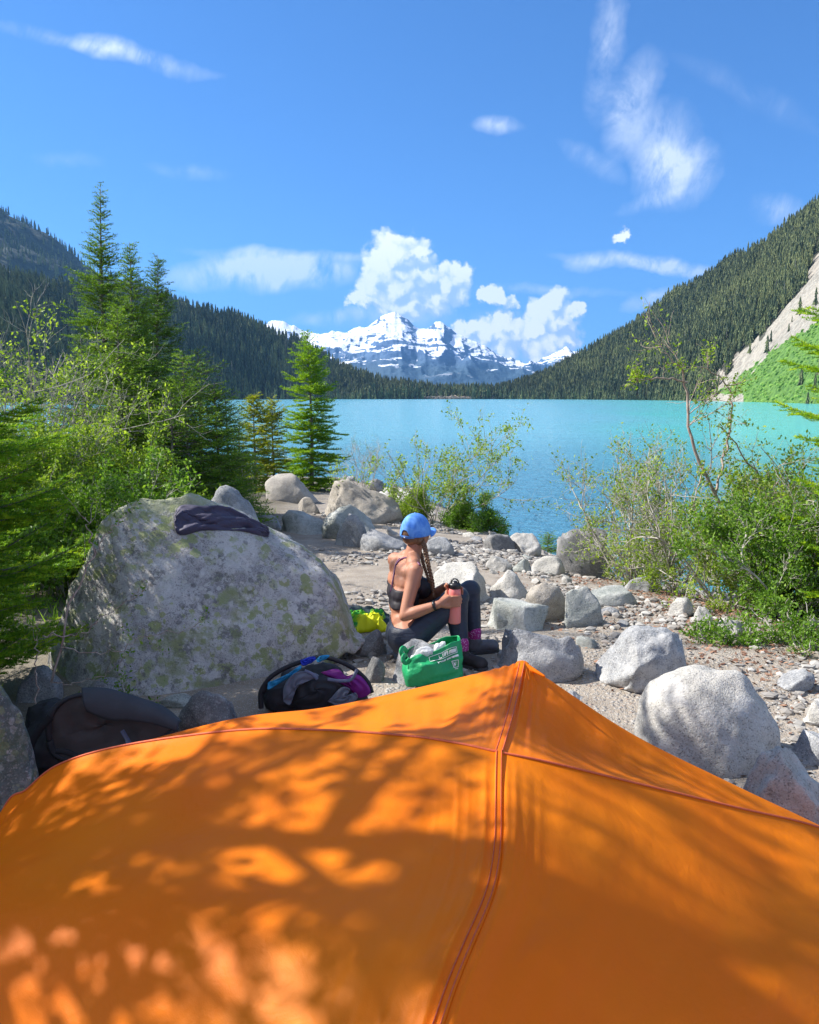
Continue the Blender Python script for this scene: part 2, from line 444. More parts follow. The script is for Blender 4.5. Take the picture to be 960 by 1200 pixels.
# ================================================================ water
wx = axis(-40, 40, 1.0, -3000, 3000); wy = axis(8, 60, 1.0, 6, 2600)
X, Y = np.meshgrid(wx, wy, indexing='ij')
mb = MB(); mb.add(np.stack([X.ravel(), Y.ravel(), X.ravel()*0], 1), grid_faces(len(wx), len(wy)))
m = newmat('glacial lake water'); c = gpos(); x_, y_, z_ = gsep(c)
near = gstep(y_, 70, 12); right = gstep(x_/gmax(y_, 1), .05, .5)
n1 = gnoise(gcombine(x_*.015, y_*.004, 0), 3, 4)
col = gmix(gstep(n1*.6 + right*.6, .42, .8), (.16,.44,.55), (.10,.48,.48))
col = gmix(near*.75, col, (.045,.18,.31))  # dark sky reflection near the shore put into the water colour
dist = gmax(y_, 8)
w1 = gnoise(gcombine(x_*1.0, y_*1.6, 0), 2.1, 5, .62, .4); w2 = gnoise(gcombine(x_, y_*1.4, 3), 9.0, 4, .6)
w3 = gnoise(gcombine(x_*.22, y_*.35, 7), 1.0, 4, .6)
fade = gstep(y_, 400, 20)
w4 = gnoise(gcombine(x_*.03, y_*.12, 9), 1.0, 6, .7)
b = gbump(w1*.6 + w2*.10 + w3*1.3*gstep(y_, 10, 60) + w4*6*gstep(y_, 40, 200), 1.0, .36)
surf(col, .12, b, IOR=1.33); M['water'] = m
lake = mb.build('lake_water', M['water'], smooth=True); tag(lake, 'turquoise glacial lake with small ripples', kind='structure')

# ================================================================ mountain sides
def ruled(name, ctrl, nu, nv, mat, bulge, seed, amp, vmax=1.35, extra=None):
    """ctrl rows: (px, shore distance, ridge py, ridge distance)"""
    ctrl = np.array(ctrl, float); s = np.linspace(0, len(ctrl)-1, nu)
    cc = [np.interp(s, np.arange(len(ctrl)), ctrl[:, k]) for k in range(4)]
    A = np.array([PY(cc[0][i], 466, cc[1][i]) for i in range(nu)]); A[:, 2] = -6
    B = np.array([PY(cc[0][i], cc[2][i], cc[3][i]) for i in range(nu)])
    v = np.linspace(0, vmax, nv)
    Pn = np.zeros((nu, nv, 3))
    for j, t in enumerate(v):
        if t <= 1:
            q = A*(1-t)+B*t; q[:, 2] = A[:, 2]+(B[:, 2]-A[:, 2])*(t**bulge)
        else:
            q = B + (B-A)*(t-1); q[:, 2] = B[:, 2]*(1-(t-1)*1.2)
        Pn[:, j] = q
    flat = Pn.reshape(-1, 3)
    H = (B[:, 2])[:, None].repeat(nv, 1).ravel()
    edge = np.clip(np.tile(np.minimum(v*6, 1), nu), 0, 1)
    flat[:, 2] += fbm(flat/np.array([90, 90, 90]), 5, seed)*amp*edge
    o = MB(); o.add(flat, grid_faces(nu, nv))
    return flat.reshape(nu, nv, 3), o
RC = [(540,1050,466,1090),(580,1000,463,1080),(640,900,443,1090),(700,800,408,1010),(760,680,370,950),(830,520,325,850),(900,400,284,760),(960,310,247,690),(1040,250,200,620),(1200,180,110,520),(1500,120,0,420),(2300,60,-300,330)]
Rg, rmb = ruled('r', RC, 420, 220, None, 1.0, 3, 7)
LC = [(-1700,60,0,500),(-900,110,120,520),(-500,170,200,560),(-200,270,262,640),(0,400,322,760),(100,540,348,860),(200,700,361,960),(300,850,384,1060),(350,900,403,1100),(400,950,436,1130),(450,980,457,1120),(520,1000,465,1090),(600,1010,467,1080)]
Lg, lmb = ruled('l', LC, 420, 180, None, .95, 4, 7)
BC = [(-1700,600,-300,1400),(-800,700,0,1500),(-300,800,120,1600),(-100,900,193,1700),(0,1000,245,1800),(60,1050,282,1850),(120,1100,318,1900),(200,1200,351,2000),(300,1300,385,2100),(400,1350,436,2150),(480,1400,462,2200)]
Bg, bmb = ruled('b', BC, 260, 120, None, .95, 6, 16)
SCREE = [(965,285),(948,318),(935,345),(905,372),(893,392),(868,412),(842,444),(815,520),(900,520),(900,464),(930,452),(965,440),(965,452),(1100,452),(1100,200)]
GREEN = [(965,372),(930,398),(905,412),(868,440),(852,462),(872,474),(876,520),(1100,520),(1100,340)]
def inpoly(px, py, poly):
    c = np.zeros(px.shape, bool); n = len(poly)
    for i in range(n):
        x1, y1 = poly[i]; x2, y2 = poly[(i+1) % n]
        if y1 == y2: continue
        cr_ = ((y1 > py) != (y2 > py)) & (px < (x2-x1)*(py-y1)/(y2-y1)+x1)
        c ^= cr_
    return c
def cover(pts):
    px, py = proj(pts); q = pts/30.0
    px = px + fbm(q, 4, 31, .6)*9; py = py + fbm(q, 4, 32, .6)*6
    s = inpoly(px, py, SCREE); g = inpoly(px, py, GREEN)
    return np.where(g, 1.0, np.where(s, .5, 0.0))
flat = Rg.reshape(-1, 3); rmb.t = [cover(flat)]
def slope_mat(name, floor_a, floor_b):
    m = newmat(name); c = gpos(); t = gattr()
    f = gmix(gstep(gnoise(c, .06, 6, .7), .4, .6), floor_a, floor_b)
    scr = gmix(gstep(gnoise(c, .35, 7, .75), .42, .6), (.27,.24,.20), (.46,.42,.35))
    scr = gmix(gstep(gnoise(gvec('MULTIPLY', c, (.05,.05,.012)), 1, 5, .6), .45, .6)*.5, scr, (.50,.44,.36))
    grn = gmix(gstep(gnoise(c, .22, 7, .75), .40, .60), (.06,.15,.02), (.15,.29,.045))
    col = gmix(gstep(t, .2, .3), f, scr); col = gmix(gstep(t, .7, .8), col, grn)
    surf(col, .95, gbump(gnoise(c, .5, 6, .7), 1.0, 2.5)); return m
M['slope'] = slope_mat('forested slope', (.03,.035,.02), (.09,.085,.06))
tag(rmb.build('mountain_slope', M['slope']), 'steep forested slope with pale scree and green meadow right of the lake', kind='structure')
lmb.t = [np.zeros(lmb.n)]; bmb.t = [np.zeros(bmb.n)]
tag(lmb.build('mountain_slope', M['slope']), 'forested slope left of the lake in shade', kind='structure')
M['farslope'] = slope_mat('far slope', (.02,.03,.022), (.05,.065,.04))
tag(bmb.build('mountain_slope', M['farslope']), 'higher blue forested ridge at the upper left', kind='structure')

# ---- snowy peak
SIL = [(-200,430),(100,425),(250,400),(296,388),(318,376),(338,379),(352,387),(372,392),(388,388),(402,390),(418,384),(430,383),(441,374),(452,370),(462,368),(470,368),(480,375),(488,382),(500,384),(512,378),(520,378),(530,388),(545,394),(560,401),(575,410),(592,419),(610,424),(628,424),(642,418),(655,410),(664,407),(676,411),(700,420),(800,440),(1100,450)]
SIL = np.array(SIL, float)
nu, nv = 520, 170
px = np.interp(np.linspace(0, 1, nu), [0, .12, .9, 1], [-200, 290, 690, 1100])
py = np.interp(px, SIL[:, 0], SIL[:, 1])
hi = np.clip((px-560)/60, 0, 1)*0
Yr = np.where(px > 625, 8600, np.where(px < 372, 7600, 7000)); Yr = np.convolve(np.pad(Yr, 4, 'edge'), np.ones(9)/9, 'valid')
B = np.array([PY(px[i], py[i], Yr[i]) for i in range(nu)]); v = np.linspace(0, 1.3, nv)
A = B.copy(); A[:, 1] = 4300; A[:, 0] = B[:, 0]*.7; A[:, 2] = -10
Pn = np.zeros((nu, nv, 3))
for j, t in enumerate(v):
    if t <= 1: q = A*(1-t)+B*t; q[:, 2] = A[:, 2]+(B[:, 2]-A[:, 2])*(t**1.15)
    else: q = B+(B-A)*(t-1); q[:, 2] = B[:, 2]*(1-(t-1)*1.6)
    Pn[:, j] = q
flat = Pn.reshape(-1, 3)
env = np.tile(np.clip(np.minimum(v*3, (1.02-v)*3.0), 0.05, 1), nu)
rr = ridged(flat/np.array([620, 900, 500]), 6, 11, .52)
flat[:, 2] += (rr-.9)*70*env
rv = np.repeat(fbm(np.stack([B[:, 0]/60, B[:, 0]*0, B[:, 0]*0], 1), 4, 12), nv)*15*np.tile(np.exp(-((v-1)/.06)**2), nu)
flat[:, 2] += rv
mb = MB(); mb.add(flat, grid_faces(nu, nv), tint=np.tile(v, nu))
m = newmat('snow and rock'); c = gpos(); x_, y_, z_ = gsep(c); t = gattr()
nz = gsep(G(G.nt.nodes.new('ShaderNodeNewGeometry').outputs['Normal']))[2]
n1 = gnoise(gcombine(x_*.0013, y_*.0006, z_*.014), 1.7, 9, .64, .6); n2 = gnoise(gcombine(x_*.006, y_*.003, z_*.012), 1.5, 7, .7)
lim = gstep(z_ + (n2-.5)*160, 120, 560)
snow = gstep(n1*.95 + n2*.45 + lim*.26 + (nz-.8)*1.0 - gstep(z_, 600, 780)*.10, .915, .955)*gstep(z_ + (n1-.5)*420, 150, 260)
rock = gmix(gstep(gnoise(gcombine(x_*.004, y_*.004, z_*.016), 2, 8, .7), .4, .6), (.018,.06,.15), (.06,.12,.22))  # blue of the distance haze put into the rock colour
rock = gmix(gstep(z_, 330, 160), rock, (.012,.045,.075))
surf(gmix(snow, rock, (.86,.88,.92)), .8, gbump(n2, .8, 30)); M['peak'] = m
tag(mb.build('snowy_mountain', M['peak']), 'snow streaked blue mountain beyond the end of the lake', kind='structure')

# ================================================================ haze
hb = MB(); lo = (-9500, -1000, -20); hi_ = (9500, 12800, 1900)
zmin = float(gz(np.array([0., 2000.]), np.array([5000., 12000.])).min()); lo = (-9600, -1200, -40.)
vs = [(x, y, z) for x in (lo[0], hi_[0]) for y in (lo[1], 13500.) for z in (lo[2], hi_[2])]
hb.add(vs, [(0,1,3,2),(4,6,7,5),(0,4,5,1),(2,3,7,6),(0,2,6,4),(1,5,7,3)])
m = bpy.data.materials.new('haze'); m.use_nodes = True; nt = m.node_tree
for n in list(nt.nodes): nt.nodes.remove(n)
pv = nt.nodes.new('ShaderNodeVolumePrincipled'); pv.inputs['Color'].default_value = (.22, .52, 1, 1)
pv.inputs['Density'].default_value = 7.0e-5; pv.inputs['Anisotropy'].default_value = .2
o = nt.nodes.new('ShaderNodeOutputMaterial'); nt.links.new(pv.outputs[0], o.inputs['Volume'])
HAZE = hb.build('haze', m, smooth=False); tag(HAZE, 'thin blue haze filling the valley', kind='stuff')
# ================================================================ far forests
def far_tree_proto(seed, tiers=7, dead=False):
    r = rs(seed); V = []; Fc = []; T = []; n = 0
    if dead:
        v, f = tube([(0,0,0),(.004,0,.5),(0,0.004,1)], [.016,.011,.003], 4, cap=False)
        f = np.vstack([f[:, [0,1,2]], f[:, [0,2,3]]]); return v, f, np.full(len(v), .95)
    v, f = tube([(0,0,0),(0,0,.95)], [.014,.003], 3, cap=False); f = np.vstack([f[:, [0,1,2]], f[:, [0,2,3]]])
    V.append(v); Fc.append(f); T.append(np.full(len(v), .02)); n += len(v)
    base = r.uniform(.06, .16)
    for k in range(tiers):
        t = k/tiers; z1 = base+(1-base)*t; rad = .155*(1-t)**.8*r.uniform(.75, 1.15)+.008
        top = min(1.0, z1 + (1-base)/tiers*1.9); m = 6 if k < 4 else 5
        a = np.arange(2*m)/(2*m)*2*math.pi + r.rand()*6
        rd = rad*np.where(np.arange(2*m) % 2, .35, 1)*r.uniform(.7, 1.2, 2*m)
        ring = np.stack([rd*np.cos(a), rd*np.sin(a), z1 - rd*.35 + r.uniform(-.012, .012, 2*m)], 1)
        v = np.vstack([ring, [[0, 0, top]]]); i = np.arange(2*m)
        Fc.append(np.stack([i, (i+1) % (2*m), np.full(2*m, 2*m)], 1)+n); V.append(v); T.append(np.full(len(v), r.uniform(.2, .6))); n += len(v)
    return np.vstack(V), np.vstack(Fc), np.concatenate(T)
PROT = [far_tree_proto(s, 7+s % 2) for s in range(5)]; DEADP = far_tree_proto(0, dead=True)
m = newmat('distant conifer'); t = gattr(); r = grand()
col = gmix(gstep(t, .15, .75), (.05,.072,.038), (.17,.19,.075)); col = gmix(gstep(t, .05, .03), col, (.10,.085,.07)); col = gmix(gstep(t, .85, .9), col, (.34,.32,.31))
surf(col, .9); M['fartree'] = m
def scatter(grid, n, seed, reject=None, vmax=1.0):
    r = rs(seed); nu, nv, _ = grid.shape
    out = []; tot = 0
    J = int(nv*vmax/1.35)
    e1 = grid[1:, :J]-grid[:-1, :J]; e2 = grid[:, 1:J+1]-grid[:, :J]
    area = np.linalg.norm(np.cross(e1, e2[:-1]), axis=2); p = (area/area.sum()).ravel()
    k = r.choice(len(p), n, p=p); i = k//J; j = k % J; a = r.rand(n)[:, None]; b = r.rand(n)[:, None]
    q = (grid[i, j]*(1-a)*(1-b)+grid[i+1, j]*a*(1-b)+grid[i, j+1]*(1-a)*b+grid[i+1, j+1]*a*b)
    if reject is not None: q = q[~reject(q)]
    return q
def visible(q, mx=140):
    px, py = proj(q); return (px > -mx) & (px < 960+mx) & (q[:, 1] > 50)
def merged(name, pts, hs, seed, label, tints=None, dead=.05):
    r = rs(seed); mb = MB(); kind = r.randint(0, len(PROT), len(pts)); dd = r.rand(len(pts)) < dead
    for k in range(len(PROT)+1):
        s = dd if k == len(PROT) else (kind == k) & ~dd
        if not s.any(): continue
        v, f, t = DEADP if k == len(PROT) else PROT[k]
        q = pts[s]; h = hs[s]*(1.0 if k < len(PROT) else .8); n = len(q); th = r.rand(n)*6.28; wd = r.uniform(.8, 1.25, n)
        c, s_ = np.cos(th)[:, None], np.sin(th)[:, None]
        X = (v[None, :, 0]*c - v[None, :, 1]*s_)*(h*wd)[:, None]+q[:, 0:1]
        Yv = (v[None, :, 0]*s_ + v[None, :, 1]*c)*(h*wd)[:, None]+q[:, 1:2]
        Zv = v[None, :, 2]*h[:, None]+q[:, 2:3]
        tt = np.repeat(t[None, :], n, 0)
        if k < len(PROT): tt = np.where(tt > .1, np.clip(tt+r.uniform(-.2, .4, n)[:, None]**1, .12, .83), tt)
        if k < len(PROT): tt = np.where(tt > .1, np.clip(tt+(fbm(q/np.array([70, 70, 40.]), 3, 91)*.30)[:, None], .12, .83), tt)
        F_ = (f[None]+(np.arange(n)*len(v))[:, None, None]).reshape(-1, 3)
        mb.add(np.stack([X, Yv, Zv], 2).reshape(-1, 3), F_, tint=tt.ravel())
    return tag(mb.build(name, M['fartree'], smooth=False), label, kind='stuff')
rejR = lambda q: ((cover(q) > .2) & (rs(4).rand(len(q)) > .012)) | ~visible(q)
r = rs(5)
R1 = scatter(Rg, 30000, 1, rejR, 1.04); L1 = scatter(Lg, 26000, 2, lambda q: ~visible(q), 1.04)
den = fbm(R1/60., 3, 77) > -.85; R1 = R1[den]
hR = r.uniform(5, 16, len(R1))*np.interp(R1[:, 1], [300, 1000], [.78, 1.15]); hL = r.uniform(6, 18, len(L1))*np.interp(L1[:, 1], [300, 1000], [.8, 1.15])
# flats at the far end of the lake
n = 1500; fx = r.uniform(-120, 240, n); fy = r.uniform(985, 1120, n); FL = np.stack([fx, fy, np.full(n, -.5)], 1); hF = r.uniform(10, 24, n)
gap = np.abs(fx-45) < 28; FL = FL[~(gap & (fy < 1010))]; hF = hF[~(gap & (fy < 1010))]
B1 = scatter(Bg, 9000, 3, lambda q: ~visible(q), 1.03); hB = r.uniform(12, 22, len(B1))
def size_of(q, h): return h/np.linalg.norm(q-CAM, axis=1)
allp = np.vstack([R1, L1, FL]); allh = np.concatenate([hR, hL, hF]); src = np.concatenate([np.zeros(len(R1)), np.ones(len(L1)), np.full(len(FL), 2)])
# trees that can be told apart: front rows along the shores and the skyline; the nearest in view become things
sz = size_of(allp, allh); pxs, pys = proj(allp); inv = (pxs > 5) & (pxs < 955)
hidden_left = (pxs < 240)
order = np.argsort(-sz*np.where(inv & ~hidden_left, 1, 0)); top = order[:290]
mask = np.ones(len(allp), bool); mask[top] = False
merged('conifer_forest', allp[mask & (src == 0)], allh[mask & (src == 0)], 21, 'dense dark green conifer forest covering the right mountainside', dead=.04)
merged('conifer_forest', allp[mask & (src == 1)], allh[mask & (src == 1)], 22, 'shaded conifer forest with grey snags covering the left mountainside', dead=.10)
merged('conifer_forest', allp[mask & (src == 2)], allh[mask & (src == 2)], 23, 'low row of conifers at the far end of the lake', dead=.03)
merged('conifer_forest', B1, hB, 24, 'blue hazy conifers on the higher ridge at the upper left', dead=.03)
protos = []
for k, (v, f, t) in enumerate(PROT):
    mb = MB(); mb.add(v, f, tint=t); o = mb.build('conifer_tree', M['fartree'], smooth=False, link=False); protos.append(o)
mb = MB(); mb.add(*DEADP[:2], tint=DEADP[2]); protos.append(mb.build('dead_tree', M['fartree'], smooth=False, link=False))
lab = {0: 'dark conifer standing in the forest on the right mountainside', 1: 'shaded conifer standing in the forest on the left mountainside', 2: 'tall conifer at the far end of the lake'}
dlab = {0: 'bare grey dead trunk among the conifers on the right mountainside', 1: 'bare grey dead trunk among the conifers on the left mountainside', 2: 'bare grey dead trunk at the far end of the lake'}
gl = {0: 'conifers of the right mountainside', 1: 'conifers of the left mountainside', 2: 'conifers at the far end of the lake'}
for i, k in enumerate(top):
    dead = r.rand() < .06; s = int(src[k]); o = protos[5 if dead else r.randint(5)].copy(); COL.objects.link(o)
    o.location = Vector(allp[k]); h = allh[k]; o.scale = (h*1.1, h*1.1, h); o.rotation_euler = (0, 0, r.rand()*6.28)
    tag(o, (dlab if dead else lab)[s], 'tree', ('dead trunks: ' if dead else '')+gl[s])
for o in protos: bpy.data.objects.remove(o)
# logjam / avalanche debris at the far shore, small shrubs in the meadow
mb = MB(); r = rs(9)
for i in range(160):
    p = np.array([r.normal(45, 26), r.uniform(992, 1000), r.uniform(.2, 3.2)]); d = unit([r.normal(), r.normal()*.4, r.normal()*.15])*r.uniform(2, 7)
    v, f = tube([p-d, p+d], [.35, .2], 4); mb.add(v, f)
tag(mb.build('driftwood', plain('driftwood', (.30,.24,.20), scale=.5)), 'pale brown pile of driftwood on the far shore', kind='stuff')
mb = MB(); bush = scatter(Rg, 26000, 8, lambda q: (cover(q) < .9) | ~visible(q), 1.0); v, f = ico(1)
for q in bush[:9000]:
    s = r.uniform(.5, 1.5); mb.add(v*np.array([s, s, s*.7])*r.uniform(.8, 1.2, (len(v), 1))+q, f, tint=r.rand())
m = newmat('meadow shrubs'); surf(gmix(gattr(), (.07,.16,.02), (.16,.30,.045)), .9); M['meadow'] = m
tag(mb.build('meadow_shrubs', m, smooth=False), 'bright green low shrubs covering the meadow below the scree', kind='stuff')
# ================================================================ rocks
SURF = []                                     # (verts, faces) of everything cloth can lie on
def rock_shape(w, d, h, seed, facets=7, rough=.06, sub=4, flat=.35, profile=None, sharp=.9, pointy=0, lean=0):
    v, f = ico(sub); r = rs(seed); p = v.copy()
    for k in range(facets):
        n = unit(r.normal(size=3)*np.array([1, 1, .8])); off = r.uniform(.52, .86)
        s = p@n-off; p = p - n*np.clip(s, 0, None)[:, None]*sharp
    p = p/np.abs(p).max(0)
    q = v*1.0+seed*3.7
    base = fbm(q*1.1, 2, seed)*.10; det = fbm(q*3.2, 4, seed+5)*rough
    crack = -np.clip(ridged(q*1.6, 2, seed+9)-1.25, 0, 1)*rough*1.6
    p = p*(1+base+det+crack)[:, None]
    if profile is not None:
        u = np.clip(p[:, 0], -.999, .999); pr = np.interp(u, [a for a, b in profile], [b for a, b in profile])
        p[:, 2] = np.where(p[:, 2] > 0, np.minimum(p[:, 2]/np.sqrt(np.maximum(1-u*u, .2)), 1.08)*pr, p[:, 2])
    p[:, 2] = np.where(p[:, 2] < 0, p[:, 2]*flat, p[:, 2])
    if pointy: p[:, :2] *= (1-np.clip(p[:, 2], 0, 1)*pointy)[:, None]
    if lean: p[:, 1] = np.where(p[:, 1] < 0, p[:, 1]*(1-np.clip(p[:, 2], 0, 1)*lean), p[:, 1])
    return p*np.array([w/2, d/2, h]), f
def rock(bbox, mat, label, seed, dr=.8, group=None, cat='rock', name='rock', rot=None, bury=.10, hscale=1.0, Y=None, **kw):
    x0, y0, x1, y1 = bbox; xc = (x0+x1)/2
    g = hit(xc, y1) if Y is None else PY(xc, y1, Y)
    dep = (g-CAM)@FW; w = (x1-x0)*dep/F*1.06; d = w*dr
    dep2 = dep + d*.45; w = (x1-x0)*dep2/F*1.04; d = w*dr
    dan = math.atan2(2.9-g[2], g[1]); hpx = (y1-y0)*dep2/F
    h = max((hpx - d*.42*math.sin(dan))/math.cos(dan), .22*w)*hscale
    c = np.array([CAM[0]+ray(xc, y1)[0]*dep2, g[1]+d*.46, 0]); c[2] = (G0(c[0], c[1]) if Y is None else g[2]) + h*.04
    v, f = rock_shape(w, d, h, seed, **kw)
    a = rs(seed).uniform(-.35, .35) if rot is None else rot
    c_, s_ = math.cos(a), math.sin(a); v = np.stack([v[:, 0]*c_-v[:, 1]*s_, v[:, 0]*s_+v[:, 1]*c_, v[:, 2]], 1)+c
    mb = MB(); mb.add(v, f); o = mb.build(name, M[mat], origin=c); tag(o, label, cat, group)
    SURF.append((v, f)); return o, v, f
# the big lichen boulder on the left
bp = [(-1, .35), (-.86, .62), (-.66, .84), (-.45, .95), (-.26, 1.0), (.0, .96), (.20, .88), (.38, .78), (.52, .70), (.64, .62), (.78, .48), (.88, .36), (.95, .22), (1, .10)]
c0 = np.array([-1.37, 4.80, G0(-1.3, 4.9)])
v, f = rock_shape(2.04, 2.0, 1.08, 41, facets=16, rough=.045, sub=6, flat=.25, profile=bp, sharp=.72, lean=.72)
v = v + c0
mb = MB(); mb.add(v, f); BIG = mb.build('boulder', M['boulder'], origin=c0); tag(BIG, 'largest boulder, grey and covered in yellow-green lichen, on the left', 'boulder')
SURF.append((v, f)); BIGV = (v, f)
ROCKS = [
 ((226,571,302,640),'grey','smooth grey boulder tucked behind the right shoulder of the huge lichen boulder',dict(dr=.9,facets=5,Y=7.2,hscale=.9)),
 ((314,555,371,589),'tan','tan pointed boulder at the foot of the small bright fir by the lake',dict(facets=8)),
 ((347,583,373,602),'tan','small squarish tan block between the pointed boulder and the long slab boulder',dict(facets=9,rough=.03)),
 ((375,560,472,612),'tan','long tan boulder with a shaded undercut at the left edge of the shore shrub',dict(facets=7,dr=.6,profile=[(-1,.3),(-.75,.9),(-.3,1),(.2,.75),(.7,.55),(1,.4)])),
 ((440,566,512,592),'pale','flat pale slab lying by the water behind the shore shrub',dict(dr=.7,facets=6)),
 ((300,599,333,619),'grey','small rounded grey rock just right of the dark draped shirt',dict(facets=4)),
 ((327,600,381,627),'green','low blocky bluish rock left of the angular white-topped rock',dict(facets=9)),
 ((378,596,440,634),'green','angular rock with a whitish top at the far end of the path',dict(facets=10)),
 ((394,606,430,641),'grey','dark blue-grey angular rock in front of the white-topped rock',dict(facets=9,dr=.5)),
 ((422,620,476,646),'grey','low sloping blue-grey slab just left of the woman\'s cap',dict(facets=6,profile=[(-1,.9),(-.4,1),(.4,.5),(1,.2)])),
 ((492,630,532,652),'grey','grey slab seen just right of the woman\'s cap below the leafy shrub',dict(facets=6)),
 ((356,677,393,714),'grey','small smooth rock peeking out right of the huge boulder by the path',dict(facets=4)),
 ((505,647,582,712),'pale','large pale flat-topped rock directly behind the woman\'s bottle',dict(facets=9,dr=1.1,hscale=.72,profile=[(-1,.6),(-.6,.95),(.2,1.0),(.7,.95),(1,.7)])),
 ((566,625,603,646),'dark','dark grey rock at the water\'s edge right of the leafy shrub',dict(facets=8)),
 ((596,622,634,650),'pale','whitish cracked rock at the water\'s edge left of the small fir tuft',dict(facets=8,rough=.09)),
 ((650,625,708,674),'dark','dark cube-shaped boulder at the shore beside the right shrub',dict(facets=10,dr=.8,rough=.04,profile=[(-1,.9),(-.8,.95),(.3,1.08),(.9,1.0),(1,.9)])),
 ((572,671,618,704),'pale','pale pointed rock behind the white and dark angular rock',dict(facets=8,pointy=.3)),
 ((573,690,641,740),'green','white and dark angular rock in the middle of the gravel',dict(facets=10,dr=.8)),
 ((615,683,661,729),'tan','brownish block between the angular rock and the upright stone',dict(facets=8)),
 ((657,686,703,735),'green','upright stone with a dark left face standing on the gravel',dict(facets=9,dr=.6)),
 ((686,682,747,711),'green','low flat slab right of the upright stone',dict(facets=7,dr=.8)),
 ((574,738,682,797),'grey','long rounded blue-grey boulder just behind the peak of the tent',dict(facets=5,dr=.6,profile=[(-1,.6),(-.7,1),(.2,.95),(.7,.8),(1,.5)])),
 ((680,740,798,816),'grey','blue-grey boulder with a square right shoulder beyond the tent',dict(facets=8,dr=.8,profile=[(-1,.35),(-.5,.75),(.1,1.0),(.7,1.05),(.9,.9),(1,.6)])),
 ((740,790,908,912),'pale','big rounded pale granite boulder right of the tent',dict(facets=2,sharp=.5,dr=.75,rough=.035,sub=5,rot=-.12,hscale=.92,flat=.8)),
 ((868,884,985,985),'pale','pale rock against the tent\'s right edge at the frame side',dict(facets=7,dr=.8,rough=.07)),
 ((926,854,985,900),'grey','small blue-tinted rock behind the pale rock at the right frame edge',dict(facets=7)),
 ((942,820,990,853),'pale','round cream stone cut by the right frame edge',dict(facets=4)),
 ((913,789,956,813),'grey','angular grey stone lying in the leaf litter below the right shrub',dict(facets=9)),
 ((733,674,772,693),'grey','bluish rock in the shallow water left of the right shrub',dict(facets=7)),
 ((782,701,812,724),'pale','pale stone half hidden under the left side of the right shrub',dict(facets=8)),
 ((812,711,834,731),'pale','small white stone under the middle of the right shrub',dict(facets=8)),
 ((496,545,556,590),'dark','dark boulder standing in the lake behind the shore shrub',dict(facets=7)),
 ((430,561,452,577),'dark','small dark rock in the lake left of the shore shrub',dict(facets=7)),
 ((396,541,414,560),'dark','dark rock at the waterline right of the small bright fir',dict(facets=7)),
 ((623,641,662,674),'pale','low pale slab left of the dark cube-shaped boulder',dict(facets=7,hscale=.7)),
 ((570,650,600,670),'pale','low pale stone on the gravel below the cracked white shore rock',dict(facets=8)),
 ((597,655,624,671),'green','small broken stone next to the low pale slab',dict(facets=9)),
 ((450,752,524,812),'grey','rock the woman sits on, rising just left of the green bag',dict(facets=6,dr=1.0,Y=4.22,rot=.1)),
 ((416,742,452,770),'dark','dark stone below the green and yellow shirt',dict(facets=6)),
 ((205,814,290,866),'dark','angular dark rock between the two backpacks',dict(facets=10,dr=.7,pointy=.35)),
 ((184,817,228,832),'green','flat grey-green stone left of the angular rock at the boulder\'s foot',dict(facets=5)),
 ((26,788,74,824),'grey','bluish stone under the fir branches at the left frame edge',dict(facets=6)),
 ((104,794,156,822),'grey','pale blue stone behind the black backpack',dict(facets=8)),
 ((-60,832,46,985),'moss','mossy dark boulder at the lower left frame edge',dict(facets=5,dr=.6,rough=.05)),
 ((580,712,604,738),'green','small grey-green stone left of the white and dark angular rock',dict(facets=6)),
 ((700,712,726,722),'grey','thin grey stone at the foot of the upright stone',dict(facets=6)),
 ((425,772,452,800),'dark','dark stone between the purple backpack and the woman\'s seat rock',dict(facets=7)),
 ((270,640,300,652),'pale','small pale stone at the left side of the path near the draped shirt',dict(facets=6)),
 ((318,627,346,636),'pale','flat white stone lying on the path left of the low blocky rock',dict(facets=5)),
 ((835,726,872,750),'pale','pale stone deep under the leafy right shrub',dict(facets=7)),
 ((655,812,684,822),'grey','small flat grey stone in the shade beside the tent peak',dict(facets=5)),
]
for i, (bb, mt, lb, kw) in enumerate(ROCKS):
    cat = 'boulder' if 'boulder' in lb.split(',')[0].split(' at ')[0].split(' under')[0] and 'pointed boulder and' not in lb and "boulder's" not in lb else 'rock'
    rock(bb, mt, lb, 100+i, name=cat, cat=cat, sub=kw.pop('sub', 5 if (bb[2]-bb[0]) > 90 else 4), **kw)
# loose stones nobody would name one by one but which one could count: individuals sharing a label
r = rs(77); protos = []
for k in range(6):
    v, f = rock_shape(1, r.uniform(.6, 1), r.uniform(.3, .5), 300+k, facets=8, sub=3)
    mb = MB(); mb.add(v, f); protos.append([mb.build('stone', M[q], link=False) for q in ('pale', 'grey', 'green')])
spots = []
while len(spots) < 90:
    x = r.uniform(-1.2, 4.6); y = r.uniform(3.2, 15)
    if y > shore(x)+.4: continue
    px, py = proj(np.array([x, y, G0(x, y)]))
    if px < 560 and r.rand() < .6: continue
    if not (300 < px < 960) or (py > 640+ (px-600)*0 and 330 < px < 560 and py < 745 and r.rand() < .9): continue
    spots.append((x, y, r.uniform(.04, .13)*(1+.05*y)))
